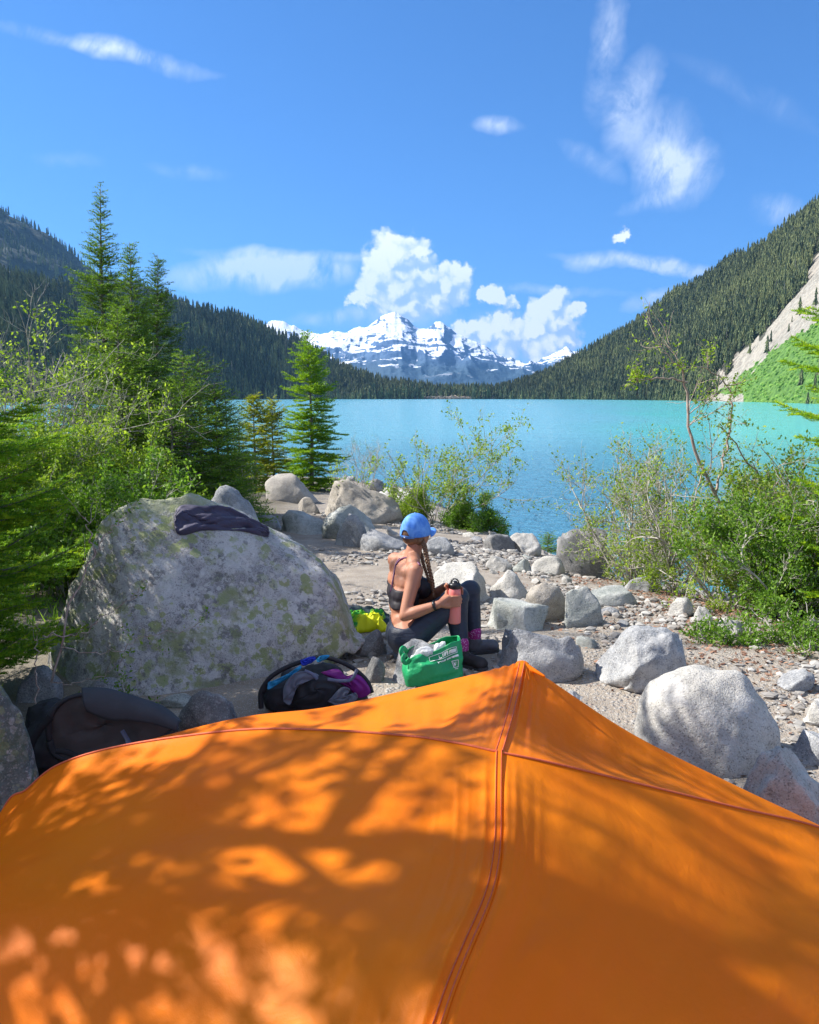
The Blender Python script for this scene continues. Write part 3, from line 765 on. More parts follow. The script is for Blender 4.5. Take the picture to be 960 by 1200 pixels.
# a belt of tumbled rocks along the water
for k in range(34):
    x = r.uniform(-6, 4.6); y = float(shore(x)) + r.normal()*.45-.3; spots.append((x, y, r.uniform(.12, .38)))
for k in range(10):
    x = r.uniform(-.5, 2.6); y = r.uniform(9, 13.5); spots.append((x, y, r.uniform(.12, .3)))
for (x, y, s) in spots:
    o = protos[r.randint(6)][r.choice(3, p=[.5, .3, .2])].copy(); COL.objects.link(o)
    o.location = (x, y, G0(x, y)-.01*s); o.scale = (s*1.0, s, s*r.uniform(.7, 1.1)); o.rotation_euler = (0, 0, r.rand()*6.28)
    big = s > .17
    tag(o, 'tumbled stone in the loose belt of rocks along the shoreline' if y > shore(x)-2.5 else 'small loose stone lying on the open gravel', 'stone', 'stones along the shoreline' if y > shore(x)-2.5 else 'loose stones on the gravel')
for a in protos:
    for o in a: bpy.data.objects.remove(o)
# gravel: pebbles too many to count
mb = MB(); v0, f0 = ico(1); r = rs(78); n = 0
m = newmat('pebble'); t = gattr(); c = gpos()
col = gmix(t, (.20,.18,.16), (.44,.42,.385)); col = gmix(gstep(gnoise(c, 9, 2), .6, .64)*.5, col, (.25,.19,.15))
surf(col, .9); M['pebble'] = m
xs = r.uniform(-1.6, 5.0, 60000); ys = 2.2+11*r.rand(60000)**1.7
k = (ys < shore(xs)+.1); q3 = np.stack([xs, ys, xs*0], 1); dn = fbm(q3*.8, 3, 55) + r.uniform(-.5, .5, len(xs)) + np.where((xs > .3), .1, -.6); k &= dn > .15
px, py = proj(np.stack([xs, ys, gz(xs, ys)], 1)); k &= (px > 200) & (px < 1000) & (py < 1000)
xs, ys = xs[k][:10000], ys[k][:10000]; zs = gz(xs, ys)
s = (.006+.020*r.rand(len(xs))**3)*(1+ys*.10)
jit = r.uniform(.7, 1.2, (len(xs), len(v0), 1)); sc = np.stack([s*r.uniform(.7, 1.4, len(s)), s*r.uniform(.7, 1.4, len(s)), s*r.uniform(.35, .8, len(s))], 1)
V = v0[None]*jit*sc[:, None]+np.stack([xs, ys, zs+sc[:, 2]*.4], 1)[:, None]
mb.add(V.reshape(-1, 3), (f0[None]+(np.arange(len(xs))*len(v0))[:, None, None]).reshape(-1, 3), tint=np.repeat(r.rand(len(xs))**1.2, len(v0)))
tag(mb.build('gravel', M['pebble'], smooth=False), 'loose pebbles strewn over the shore', kind='stuff')
# brown leaf litter on the right
mb = MB(); n = 7000; xs = r.normal(2.7, .75, n); ys = r.normal(6.1, 1.5, n)
k = (ys < shore(xs)-.3) & (ys > 3.1) & (xs > .55); xs, ys = xs[k], ys[k]; zs = gz(xs, ys)+.006; n = len(xs)
a = r.rand(n)*6.28; L = r.uniform(.010, .028, n); wd = L*r.uniform(.3, .6, n); dx_, dy_ = np.cos(a), np.sin(a); cu = r.uniform(0, .012, n)
c = np.stack([xs, ys, zs], 1); A_ = np.stack([dx_*L, dy_*L, cu], 1); B_ = np.stack([-dy_*wd, dx_*wd, cu*r.rand(n)], 1)
V = np.stack([c-A_, c-B_*.9+[0,0,.001], c+A_*.9, c+B_], 1); mb.add(V.reshape(-1, 3), np.arange(n*4).reshape(-1, 4), tint=np.repeat(r.rand(n), 4))
m = newmat('dry leaves'); surf(gmix(gattr(), (.10,.04,.022), (.34,.19,.12)), .85); M['litter'] = m
tag(mb.build('leaf_litter', m, smooth=False), 'reddish brown dry leaf litter beneath the right shrub', kind='stuff')
# ================================================================ tent
m = newmat('orange tent nylon'); c = gpos()
x_, y_, z_ = gsep(c)
weave = gnoise(c, 420, 2, .5); wr = gnoise(c, 7, 4, .5, .6); cre = gstep(gvor(gvec('ADD', c, gvec('MULTIPLY', gnoise(c, 4, 3, out='Color'), (.35, .35, .35))), 2.6, 'DISTANCE_TO_EDGE'), .012, .0)
col = gmix(gstep(gnoise(c, 3, 4), .3, .7), (1.0, .225, .004), (1.0, .265, .006))
surf(col, .5, gbump(wr*.8 + weave*.04 + gnoise(gvec('MULTIPLY', c, (1, .5, 1)), 26, 5, .6, 1.2)*.16, .45, .018), trans=.36, tcol=(1.0, .25, .006), Specular_IOR_Level=.22); M['nylon'] = m
M['seam'] = plain('red stitched seam', (.62,.11,.035), .7, scale=200)
TENT = empty('tent', (.15, 1.6, 1.28), 'orange dome tent with dappled shade filling the foreground', 'tent')
gnd = 1.28
hoop = [(-1.34,2.05,gnd)] + [tuple(PY(*a)) for a in ((0,957,2.0),(32,925,1.99),(72,895,1.97),(150,873,1.93),(280,856,1.85),(380,856,1.78),(480,863,1.69),(540,872,1.63),(585,882,1.60),(640,893,1.61),(740,917,1.66),(860,946,1.72),(960,970,1.78))] + [tuple(PY(1060,1010,1.85)), (1.72,2.02,gnd)]
edge = [(-1.42,2.25,gnd)] + [tuple(PY(*a)) for a in ((4,958,2.16),(36,926,2.2),(76,897,2.22),(160,871,2.24),(280,841,2.22),(380,829,2.21),(480,808,2.19),(560,789,2.17),(612,778,2.15),(640,794,2.16),(741,860,2.19),(855,917,2.22),(960,967,2.25))] + [tuple(PY(1060,1018,2.3)), (1.80,2.45,gnd)]
NU = 361
H_ = cr(hoop, NU); E_ = cr(edge, NU)
s0 = 9/15.0; sc_ = np.linspace(0, 1, NU)              # s0 = spine position
off = (sc_-s0)
def folds(P_, U_, V_, amp):
    """fabric tension folds running out of the spine"""
    a = np.exp(-np.abs(U_)/.07)
    n = np.stack([U_*46+V_*U_*50, V_*1.6, U_*0], 1)
    return ((ridged(n*.30, 3, 61)-1.0)*np.exp(-np.abs(U_)/.11)*amp*1.1 + fbm(np.stack([U_*9+V_*3, V_*2.2, U_*0+3], 1), 3, 62)*amp*.75)
# rear canopy
NV = 150
rows = []; keys = [(0,0,1,0),(.36,.05,.965,.0),(.62,.16,.925,0),(.80,.26,.70,0),(.93,.28,.35,0),(1.12,.30,0.0,0)]
kv = cr([(a,b,c_) for a,b,c_,_ in keys], NV)
for j in range(NV):
    dy_, sh, kk = kv[j]; q = H_.copy(); v_ = j/(NV-1)
    q[:, 1] = H_[:, 1]-dy_*(1-.18*np.abs(off)/.6)
    narrow = 1-.10*v_
    q[:, 0] = (H_[:, 0]-H_[int(s0*NU), 0])*narrow + H_[int(s0*NU), 0] - sh*.9
    q[:, 2] = gnd+(H_[:, 2]-gnd)*max(kk, 0.0)
    sag = np.where(off < 0, np.sin(np.clip(-off/s0, 0, 1)*math.pi), np.sin(np.clip(off/(1-s0), 0, 1)*math.pi))
    side = np.clip(np.abs(off)/.03, 0, 1)
    q[:, 2] -= (sag*.040 + .006*(1-np.exp(-np.abs(off)/.035)))*math.sin(min(v_*1.4, 1)*math.pi)**.7*(1 if v_ < .75 else .4)
    rows.append(q)
Pc = np.stack(rows, 1); uu = np.repeat(off, NV); vv_ = np.tile(np.linspace(0, 1, NV), NU)
fl = Pc.reshape(-1, 3); w_ = np.clip(vv_*9, 0, 1)
fl[:, 2] += folds(fl, uu, vv_, .014)*w_; fl[:, 0] += folds(fl, uu+3, vv_, .006)*w_
fl[:, 2] = np.maximum(fl[:, 2], gnd-.02); Pc = fl.reshape(NU, NV, 3)
mb = MB(); mb.add(fl, grid_faces(NU, NV)); mb.build('fly_panel', M['nylon'], TENT); SURF_T = fl
# front panel between hoop and brow edge, then the skirt to the ground
NF = 60; rows = []
apex = 9/15.0
for j in range(NF):
    t = j/(NF-1); q = H_*(1-t)+E_*t
    sag = np.sin(t*math.pi)*(.018+.02*np.clip(np.abs(sc_-apex)/.1, 0, 1)); q[:, 2] -= sag*np.clip(np.minimum(sc_, 1-sc_)*12, 0, 1)
    rad = np.exp(-((sc_-apex)/.05)**2)*t*(1-t*.55); q[:, 2] += np.sin((sc_-apex)*420+t*2)*.007*rad + fbm(np.stack([sc_*60, sc_*0+t*2, sc_*0], 1), 2, 64)*.006*np.sin(t*math.pi)
    rows.append(q)
for j in range(1, 26):
    t = j/25; q = E_.copy(); q[:, 1] += .30*t*np.clip(1-(np.abs(sc_-apex)/.6), 0, 1)+.05*t; q[:, 2] = E_[:, 2]*(1-t)+gnd*t; rows.append(q)
Pf = np.stack(rows, 1); mb = MB(); mb.add(Pf.reshape(-1, 3), grid_faces(NU, Pf.shape[1])); mb.build('front_panel', M['nylon'], TENT)
def ribbon(pts, up, wd, name, mat, parent, th=.0012, lift=.0015):
    pts = np.asarray(pts); t = np.gradient(pts, axis=0); t /= np.linalg.norm(t, axis=1)[:, None]
    b = np.cross(t, up); b /= np.linalg.norm(b, axis=1)[:, None]; n = np.cross(b, t)
    a0 = pts+n*lift
    prof = [(-wd/2, -th), (-wd/2, th), (-wd/6, th*1.8), (wd/6, th*1.8), (wd/2, th), (wd/2, -th)]
    V = np.stack([a0+b*x+n*z for x, z in prof], 1); mb = MB(); mb.add(V.reshape(-1, 3), grid_faces(len(pts), len(prof)))
    return mb.build(name, mat, parent)
si = int(round(s0*(NU-1)))
ribbon(H_[6:-6], np.array([0, 0, 1.0]), .006, 'seam', M['seam'], TENT)
for dx_ in (-3, 3):
    q = Pc[si, :110].copy(); q[:, 2] += .0035; q[:, 0] += dx_*.0018
    ribbon(q, np.array([0, 0, 1.0]), .0018, 'seam', M['seam'], TENT)
q = Pc[si, :112].copy(); ribbon(q, np.array([0, 0, 1.0]), .017, 'seam_tape', M['nylon'], TENT, lift=.002)
q = Pf[si, :NF]; ribbon(q[::1], np.array([0, 0, 1.0]), .016, 'seam_tape', M['nylon'], TENT, lift=.002)
for dx_ in (-.007, .007):
    q = Pf[si, :NF].copy(); q[:, 0] += dx_; q[:, 2] += .002; ribbon(q, np.array([0, 0, 1.0]), .003, 'seam', M['seam'], TENT)
# crumpled fabric cap over the pole end at the peak
A_ = E_[si]; parts = []
for k in range(7):
    a = R(200+k*26); d = np.array([math.cos(a)*.035, -.03-.02*(k % 2), -.012-.012*(k % 3)])
    parts += capsule(A_+[0,0,.0], .010, A_+d*1.6, .004)
parts += ell(A_+[0,0,-.002], (.02,.016,.011))
v, f, _ = remesh(parts, .0025, 4); mb = MB(); mb.add(v, f); mb.build('pole_pocket', M['nylon'], TENT)
# poles inside (they show from the side) and the guy line
M['pole'] = plain('pole metal', (.45,.46,.48), .35, Metallic=.8)
v, f = tube(np.vstack([H_[::12]])-[0,0,.012], .0045, 8); mb = MB(); mb.add(v, f); mb.build('pole', M['pole'], TENT)
# ================================================================ plants
def foliage(name, a, b, c2, tr=.35, tc=None):
    m = newmat(name); t = gattr()
    col = gmix(gstep(t, .0, .6), a, b); col = gmix(gstep(t, .6, 1.0), col, c2)
    tcol = gvec('MULTIPLY', col, (1.5, 1.6, .8))
    surf(col, .5, trans=tr, tcol=tcol, Specular_IOR_Level=.3); return m
M['needle_dark'] = foliage('dark fir needles', (.06,.125,.018), (.135,.24,.028), (.28,.40,.04))
M['needle_light'] = foliage('yellow-green young fir needles', (.07,.15,.014), (.15,.28,.02), (.30,.42,.025), .4)  # lighter yellow-green needle colours
M['needle_near'] = foliage('bright young fir needles', (.085,.19,.014), (.21,.36,.022), (.46,.55,.04), .5)
M['needle_yellow'] = foliage('yellowish fir needles', (.07,.12,.012), (.18,.23,.016), (.36,.33,.018), .4)
M['leaf'] = foliage('fresh green leaves', (.09,.16,.02), (.24,.34,.035), (.44,.52,.08), .45)
M['leaf_deep'] = foliage('green leaves', (.06,.125,.018), (.14,.26,.028), (.28,.42,.05), .42)
def bark(name, a, b):
    m = newmat(name); c = gcoord(); n = gnoise(gvec('MULTIPLY', c, (1, 1, .25)), 40, 5, .7)
    surf(gmix(gstep(n, .35, .65), a, b), .9, gbump(n, .8, .01)); return m
M['bark'] = bark('fir bark', (.10,.08,.065), (.26,.23,.20)); M['twig'] = bark('grey twigs', (.27,.24,.20), (.56,.52,.45))
M['redtwig'] = bark('reddish twigs', (.26,.18,.15), (.50,.40,.33))

def needles(mb, A, B, r, sp, ln, wd, flatness=.35, tint=(.1,.8), up=.25, mat=0):
    """needle triangles along segments A->B (arrays)"""
    L = np.linalg.norm(B-A, axis=1); cnt = np.maximum((L/sp).astype(int), 1)
    idx = np.repeat(np.arange(len(A)), cnt); n = len(idx); t = r.rand(n)[:, None]
    d = (B-A)/np.maximum(L, 1e-6)[:, None]; d = d[idx]; p = A[idx]*(1-t)+B[idx]*t
    upv = np.array([0, 0, 1.0]); s = np.cross(d, upv); s /= np.linalg.norm(s, axis=1)[:, None]+1e-6
    u = np.cross(s, d)
    ang = np.where(r.rand(n) < .5, 0, math.pi)+r.normal(size=n)*flatness*1.4 ; ang = np.where(r.rand(n) < up, math.pi/2+r.normal(size=n)*.7, ang)
    rad = np.cos(ang)[:, None]*s + np.abs(np.sin(ang))[:, None]*u
    nd = d*r.uniform(.35, .8, n)[:, None]+rad; nd /= np.linalg.norm(nd, axis=1)[:, None]
    l = (ln*r.uniform(.7, 1.2, n))[:, None]
    w = np.cross(nd, upv+r.normal(size=(n, 3))*.5); w /= np.linalg.norm(w, axis=1)[:, None]+1e-6; w *= wd*.5
    V = np.stack([p-w, p+w, p+nd*l], 1).reshape(-1, 3)
    segt = r.uniform(tint[0], tint[1], len(A))[idx]
    tt = np.clip(segt + r.normal(size=n)*.08, 0, 1)
    mb.add(V, np.arange(n*3).reshape(-1, 3), mat, tint=np.repeat(tt, 3))

def conifer(x, y, h, rad, seed, label, mat='needle_dark', z=None, sp=.012, ln=.028, wd=.006, z0=.06, gap=.16, nb=6, droop=.25, sparse_top=.0, group=None, shape=.85, density=1.0, tint=(.1,.8), clip=None, twig_gap=.085, twl=.5):
    r = rs(seed); zb = G0(x, y)-.05 if z is None else z
    base = np.array([x, y, zb]); root = empty('fir_tree', base, label, 'tree', group)
    lean = r.normal(size=2)*.012*h
    zz = np.linspace(0, 1, 14); ax = np.stack([x+lean[0]*zz**2+np.sin(zz*5+seed)*.006*h, y+lean[1]*zz**2, zb+h*zz], 1)
    tr = MB(); v, f = tube(ax, np.interp(zz, [0, .9, 1], [.012*h+.012, .004+.001*h, .002]), 8); tr.add(v, f)
    SA = []; SB = []; br = MB()
    zc = z0*h
    while zc < h*.985:
        t = zc/h; R_ = rad*((1-t)**shape)*r.uniform(.75, 1.12)+.02*h*(1-t)+.05
        if t < .12: R_ *= .75+2*t
        k = max(3, int(nb*(1 if t < .85 else .7)+r.rand())); a0 = r.rand()*6.28
        c = np.array([np.interp(t, zz, ax[:, i]) for i in range(3)])
        for j in range(k):
            if r.rand() > density: continue
            a = a0+j*6.283/k+r.normal()*.2; L = R_*r.uniform(.6, 1.12)
            if clip is not None:
                for _ in range(7):
                    if clip(c+np.array([math.cos(a)*L, math.sin(a)*L, 0])): break
                    L *= .82
                else: continue
            dr = np.array([math.cos(a), math.sin(a), 0]); sl = -droop*(1-t)+1.3*max(t-.5, 0)
            m = 7; s = np.linspace(0, 1, m)[:, None]
            pts = c + dr*L*s + np.array([0, 0, 1.0])*(sl*L*s+(.16*L)*s**2.5*(1 if t < .8 else 0)) + r.normal(size=(m, 3))*.012*L*s
            pts[:, 2] += r.normal()*.16*L*s[:, 0]+r.normal()*gap*.3
            v, f = tube(pts, np.linspace(.0035+.006*L, .0012, m), 4, cap=False); br.add(v, f)
            SA.append(pts[1:-1]); SB.append(pts[2:])
            side = np.cross([0, 0, 1.0], dr)
            n = max(2, int(L/twig_gap)); ts = np.linspace(.16, .97, n)
            for i, q in enumerate(ts):
                for sg in (-1, 1):
                    if r.rand() < .12: continue
                    p = np.array([np.interp(q, s[:, 0], pts[:, w]) for w in range(3)])
                    tl = (twl*L*(1-q)**.8+.05)*r.uniform(.55, 1.1)
                    td = dr*.75+side*sg*.75+np.array([0, 0, r.normal()*.10-.04]); td /= np.linalg.norm(td)
                    e = p+td*tl; mid = (p+e)/2-np.array([0, 0, .05*tl])
                    SA += [p[None], mid[None]]; SB += [mid[None], e[None]]
                    if tl > .16:
                        for s2 in (-1, 1):
                            if r.rand() < .35: continue
                            d2 = td+np.cross([0, 0, 1.0], td)*s2*.8; pp = p*(.5)+e*.5
                            SA.append(pp[None]); SB.append((pp+unit(d2)*tl*.4)[None])
        zc += gap*(1-.5*t)*r.uniform(.6, 1.3)
    SA = np.vstack(SA); SB = np.vstack(SB)
    tr_o = tr.build('trunk', M['bark'], root)
    cm = MB(); cm.v = br.v; cm.f4 = br.f4; cm.m4 = br.m4; cm.t = br.t; cm.n = br.n
    needles(cm, SA, SB, r, sp, ln, wd, tint=tint, mat=1)
    cm.build('crown', [M['bark'], M[mat]], root, smooth=False)
    return root

def leaves(mb, pts, r, size, spread, per, mat=0, tint=(.0, 1.0), upb=.5):
    n = len(pts)*per; idx = np.repeat(np.arange(len(pts)), per)
    p = pts[idx]+r.normal(size=(n, 3))*spread
    d = r.normal(size=(n, 3))+np.array([0, 0, upb]); d /= np.linalg.norm(d, axis=1)[:, None]
    s = np.cross(d, r.normal(size=(n, 3))); s /= np.linalg.norm(s, axis=1)[:, None]+1e-6; nn = np.cross(d, s)
    l = (size*r.uniform(.55, 1.2, n))[:, None]; w = l*.27
    V = np.stack([p, p+d*l*.5+s*w+nn*l*.06, p+d*l, p+d*l*.5-s*w+nn*l*.06], 1).reshape(-1, 3)
    tt = np.clip(r.uniform(tint[0], tint[1], len(pts))[idx]*.6+r.rand(n)*.4*(tint[1]-tint[0])+tint[0]*.4, 0, 1)
    mb.add(V, np.arange(n*4).reshape(-1, 4), mat, tint=np.repeat(tt, 4))

def shrub(x, y, h, spread, seed, label, stems=9, leaf=.032, per=5, mat='leaf', twig='twig', z=None, lean=(0, 0), bare=.15, levels=3, name='shrub', thick=.012, limbs=None, lspread=.022, group=None, tint=(0, 1), kids=5, clip=None, low=.0):
    r = rs(seed); zb = G0(x, y)-.03 if z is None else z; base = np.array([x, y, zb])
    root = empty(name, base, label, 'shrub', group)
    st = MB(); tips = []
    def grow(p, d, L, rad, lev):
        n = 7; pts = [p]; dd = d.copy()
        for i in range(n):
            dd = unit(dd + r.normal(size=3)*.16 + np.array([0, 0, .06])); pts.append(pts[-1]+dd*L/n)
        pts = np.array(pts)
        if clip is not None and not clip(pts[-1]): return
        v, f = tube(pts, np.linspace(rad, rad*.45, len(pts)), 5 if lev < 2 else 4, cap=False); st.add(v, f)
        sub(pts, dd, L, rad, lev)
    def sub(pts, dd, L, rad, lev):
        if lev >= levels:
            if r.rand() > bare:
                k = np.linspace(.25, 1, 5); 
                for q in k: tips.append(pts[min(len(pts)-1, int(q*(len(pts)-1)))])
            return
        for c in range(kids):
            t = r.uniform(.2 if lev else .12, 1); q = pts[int(t*(len(pts)-1))]; m = unit(pts[min(int(t*(len(pts)-1))+1, len(pts)-1)]-pts[max(int(t*(len(pts)-1))-1, 0)])
            nd = unit(m*.8+unit(r.normal(size=3))*.85+np.array([0, 0, .1])); grow(q, nd, L*r.uniform(.32, .6), max(rad*.5, .0016), lev+1)
    if limbs:
        for (pl, rad) in limbs:
            pts = cr(pl, 24); pts[1:-1] += r.normal(size=(22, 3))*.008
            v, f = tube(pts, np.linspace(rad, rad*.35, 24), 7); st.add(v, f); sub(pts, None, np.linalg.norm(pts[-1]-pts[0])*.45, rad*.5, 1)
    for s in range(stems):
        a = r.rand()*6.28; e = r.uniform(.15, 1.0)
        d = unit([math.cos(a)*spread/h*e+lean[0], math.sin(a)*spread/h*e+lean[1], r.uniform(.55+low*-.4, 1)])
        grow(base+np.array([math.cos(a), math.sin(a), 0])*spread*.12*r.rand(), d, h*r.uniform(.6, 1.0), thick*r.uniform(.6, 1.1), 0 if h > .5 else 1)
    st.build('stems', M[twig], root, smooth=True)
    if tips:
        lf = MB(); leaves(lf, np.array(tips), r, leaf, lspread, per, tint=tint); lf.build('foliage', M[mat], root, smooth=False)
    return root
def at(px, Y): return PY(px, 600, Y)[0]
# --- left group of conifers
conifer(at(133, 11.5), 11.5, 4.75, 1.15, 1, 'tallest fir at the upper left with a bare spindly top', 'needle_dark', gap=.13, sp=.0065, ln=.036, wd=.009, shape=1.05, nb=8, twig_gap=.06)
conifer(at(168, 11.0), 11.0, 3.9, 1.0, 2, 'fir directly right of the tallest one, half its crown hidden behind', 'needle_dark', gap=.12, sp=.0065, ln=.036, wd=.009, shape=.95, nb=8, twig_gap=.06)
conifer(at(190, 12.5), 12.5, 4.05, 1.15, 3, 'dark narrow fir with a thin top, third of the left group', 'needle_dark', gap=.12, sp=.0065, ln=.036, wd=.009, shape=.95, nb=8, twig_gap=.06, tint=(0,.45))
conifer(at(238, 10.8), 10.8, 2.45, 1.05, 4, 'short wide fir sloping down to the right of the left group', 'needle_dark', gap=.12, sp=.010, ln=.034, wd=.009, shape=.7, tint=(.1,1))
conifer(at(205, 9.4), 9.4, 1.9, .95, 41, 'low dark fir behind the top of the huge boulder', 'needle_dark', gap=.12, sp=.010, ln=.034, wd=.009, shape=.7, tint=(.0,.8))
conifer(at(105, 9.8), 9.8, 2.5, .95, 42, 'dense fir among the leafy bushes at the left', 'needle_dark', gap=.13, sp=.010, ln=.034, wd=.009, shape=.8, tint=(.0,.8))
conifer(at(268, 12.6), 12.6, 1.9, .85, 5, 'small dark fir between the wide fir and the yellowish saplings', 'needle_dark', gap=.12, sp=.011, ln=.034, wd=.009, shape=.7)
conifer(at(222, 9.9), 9.9, 2.35, 1.0, 43, 'full fir right below the third spire of the left group', 'needle_dark', gap=.11, sp=.007, ln=.034, wd=.009, shape=.75, nb=8, tint=(.1,1))
conifer(at(258, 10.6), 10.6, 2.05, .95, 44, 'full low fir at the right end of the left group', 'needle_dark', gap=.11, sp=.007, ln=.034, wd=.009, shape=.75, nb=8, tint=(.2,1))
conifer(at(150, 10.2), 10.2, 2.9, 1.0, 45, 'full fir in front of the tallest one', 'needle_dark', gap=.12, sp=.007, ln=.034, wd=.009, shape=.8, nb=8, tint=(.2,1))
# --- small trees by the water
conifer(at(366, 20.5), 20.5, 4.15, 1.12, 6, 'bright yellow-green fir standing alone by the water with its lower trunk showing', 'needle_light', gap=.15, sp=.010, ln=.062, wd=.018, z0=.05, nb=8, shape=.62, density=.8, tint=(.45,1))
conifer(at(300, 18.5), 18.5, 2.35, .75, 7, 'yellowish fir sapling left of the lone bright fir', 'needle_yellow', gap=.13, sp=.008, ln=.055, wd=.018, shape=.6, density=.95, tint=(.4,1))
conifer(at(322, 19.2), 19.2, 2.3, .65, 8, 'thin fir sapling with orange-yellow needles next to the lone bright fir', 'needle_yellow', gap=.13, sp=.008, ln=.055, wd=.018, shape=.6, density=.95, tint=(.4,1))
conifer(at(283, 17.0), 17.0, 1.9, .6, 9, 'sparse sapling at the water left of the yellowish ones', 'needle_light', gap=.18, sp=.018, ln=.045, wd=.012, shape=.7, density=.7)
conifer(at(643, 13.6), 13.6, .5, .34, 10, 'tiny fir tuft between the shore rocks right of the centre', 'needle_light', gap=.06, sp=.008, ln=.03, wd=.009, shape=.5, z0=.02, nb=7)
# --- near firs at the frame edges
conifer(-2.72, 3.55, 4.2, 1.66, 11, 'near fir whose flat green branches reach in at the left frame edge', 'needle_near', clip=lambda q: not (q[0] > -2.25 and (q[2] > 2.85 or q[2] < 1.4)) and q[0] < -1.70+.12*math.sin(q[2]*23+q[1]*9), droop=.08, gap=.11, sp=.0022, ln=.023, wd=.0052, shape=.7, twl=.36, tint=(.0,1), nb=11, twig_gap=.036)
conifer(3.42, 5.7, 5.0, 1.12, 12, 'fir at the right frame edge with yellow-green branch tips', 'needle_near', gap=.24, sp=.0020, ln=.028, wd=.0065, shape=.5, droop=.05, twig_gap=.04, twl=.36, clip=lambda q: not (q[0] < 3.15 and q[2] > 3.55) and q[0] > 2.82, tint=(.3,1), nb=7, density=.9)
# --- leafy bushes on the left
LB = [(5, 7.6, 2.1, .9, 'tall half-bare bush with grey twigs at the left frame edge', .72, 'leaf'), (62, 8.4, 2.2, .8, 'half-bare bush with upright grey twigs left of the tallest fir', .75, 'leaf'),
      (30, 7.0, 1.15, .8, 'yellow-green bush low at the left edge', .1, 'leaf'), (100, 8.0, 1.15, .7, 'bright yellow-green bush in front of the tallest fir', .08, 'leaf'),
      (165, 8.6, .95, .6, 'leafy bush below the third fir', .12, 'leaf'), (70, 6.5, 1.0, .85, 'low leafy bush just behind the left side of the huge boulder', .15, 'leaf_deep'),
      (215, 9.6, .7, .5, 'twiggy green bush at the foot of the left firs', .2, 'leaf_deep'), (-60, 7.2, 1.5, .9, 'leafy bush partly outside the left frame edge', .15, 'leaf'),
      (262, 12.0, 1.0, .45, 'thin pale-stemmed bush before the lake at the end of the left trees', .5, 'leaf'), (140, 7.0, .8, .7, 'low tangle of twigs and leaves behind the huge boulder\'s crest', .3, 'leaf_deep')]
for i, (px, Y, h, sp_, lb, bare, mt) in enumerate(LB):
    shrub(at(px, Y), Y, h, sp_, 200+i, lb, stems=11, leaf=.042, per=3 if bare > .4 else 4, mat=mt, bare=bare, lspread=.03)
# --- shore shrub in the middle
shrub(at(512, 13.2), 13.2, 1.75, 1.5, 221, 'wide thin-stemmed shore shrub behind the woman with small pale leaves', stems=15, leaf=.050, per=2, mat='leaf', bare=.35, levels=3, lspread=.03, thick=.011, kids=4, low=.5)
shrub(at(560, 13.0), 13.0, .6, .95, 222, 'low dense green bush under the shore shrub right of the cap', stems=16, leaf=.036, per=9, mat='leaf_deep', bare=0, lspread=.035, levels=2, kids=6, low=1)
shrub(at(478, 13.4), 13.4, .6, .8, 223, 'low bright bush under the shore shrub left of the cap', stems=12, leaf=.036, per=8, mat='leaf', bare=0, lspread=.035, levels=2, kids=6, low=1)
shrub(at(425, 23), 23, 1.6, 1.0, 224, 'grey leafless bush at the waterline right of the bright fir', stems=10, leaf=.03, per=1, mat='leaf_deep', bare=.8, levels=3, kids=4)
# --- right shrubs
def limb(pts): return np.array([P(*q) for q in pts])
K = [(limb([(884,700,7.2),(868,640,7.1),(838,580,7.0),(812,520,6.9),(806,470,6.9),(800,430,6.8),(780,425,6.8)]), .020), (limb([(838,580,7.0),(850,530,7.1),(858,470,7.1),(842,440,7.0),(812,428,6.9)]), .012),
     (limb([(806,448,6.9),(780,442,6.7),(750,446,6.6),(736,443,6.6)]), .009), (limb([(884,700,7.2),(900,640,7.4),(905,590,7.4),(870,530,7.2),(846,500,7.1)]), .014), (limb([(860,690,7.2),(828,640,6.9),(815,590,6.8),(826,540,6.8)]), .012)]
shrub(P(884,700,7.2)[0], P(884,700,7.2)[1], 1.3, .8, 231, 'gnarled willow whose bare crooked top rises highest on the right', stems=7, leaf=.036, per=2, mat='leaf', twig='redtwig', bare=.35, limbs=K, kids=7)
RB = [(742, 8.2, 1.35, .8, 'airy green shrub at the left end of the right thicket', .4, 'leaf', 5), (800, 7.6, 1.3, .75, 'twiggy shrub in the middle of the right thicket', .45, 'leaf', 5), (860, 6.6, 1.05, .75, 'tangled shrub in front of the crooked willow', .4, 'leaf', 6),
      (930, 5.9, .95, .75, 'dense bush with grey criss-crossing twigs at the right frame edge', .1, 'leaf_deep', 7), (985, 6.4, 1.25, .75, 'bush growing around the right fir\'s foot', .2, 'leaf_deep', 6), (890, 8.8, 1.15, .7, 'pale-stemmed half-bare shrub before the lake at the right', .55, 'leaf', 3), (775, 9.6, 1.0, .65, 'thin shrub with arching twigs over the water at the right', .35, 'leaf', 4)]
for i, (px, Y, h, sp_, lb, bare, mt, per) in enumerate(RB):
    shrub(at(px, Y), Y, h, sp_, 240+i, lb, stems=13, leaf=.034, per=max(1, per-4), mat=mt, bare=bare, lspread=.026, low=.5)
shrub(at(715, 9.3), 9.3, .42, .4, 250, 'small yellow-green plant beside the dark cube-shaped boulder', stems=12, leaf=.032, per=7, bare=0, levels=2)
shrub(at(870, 5.15), 5.15, .26, .6, 251, 'low green creeping growth along the front of the right thicket', stems=14, leaf=.03, per=7, bare=0, levels=2, mat='leaf_deep', low=1)
shrub(at(945, 5.0), 5.0, .3, .6, 252, 'low leafy growth at the right frame edge below the dense bush', stems=14, leaf=.03, per=7, bare=0, levels=2, mat='leaf_deep', low=1)
shrub(at(737, 7.6), 7.6, .09, .08, 253, 'tiny weed growing in the leaf litter near the flat slab', stems=9, leaf=.022, per=5, bare=0, levels=1, low=1, name='weed')
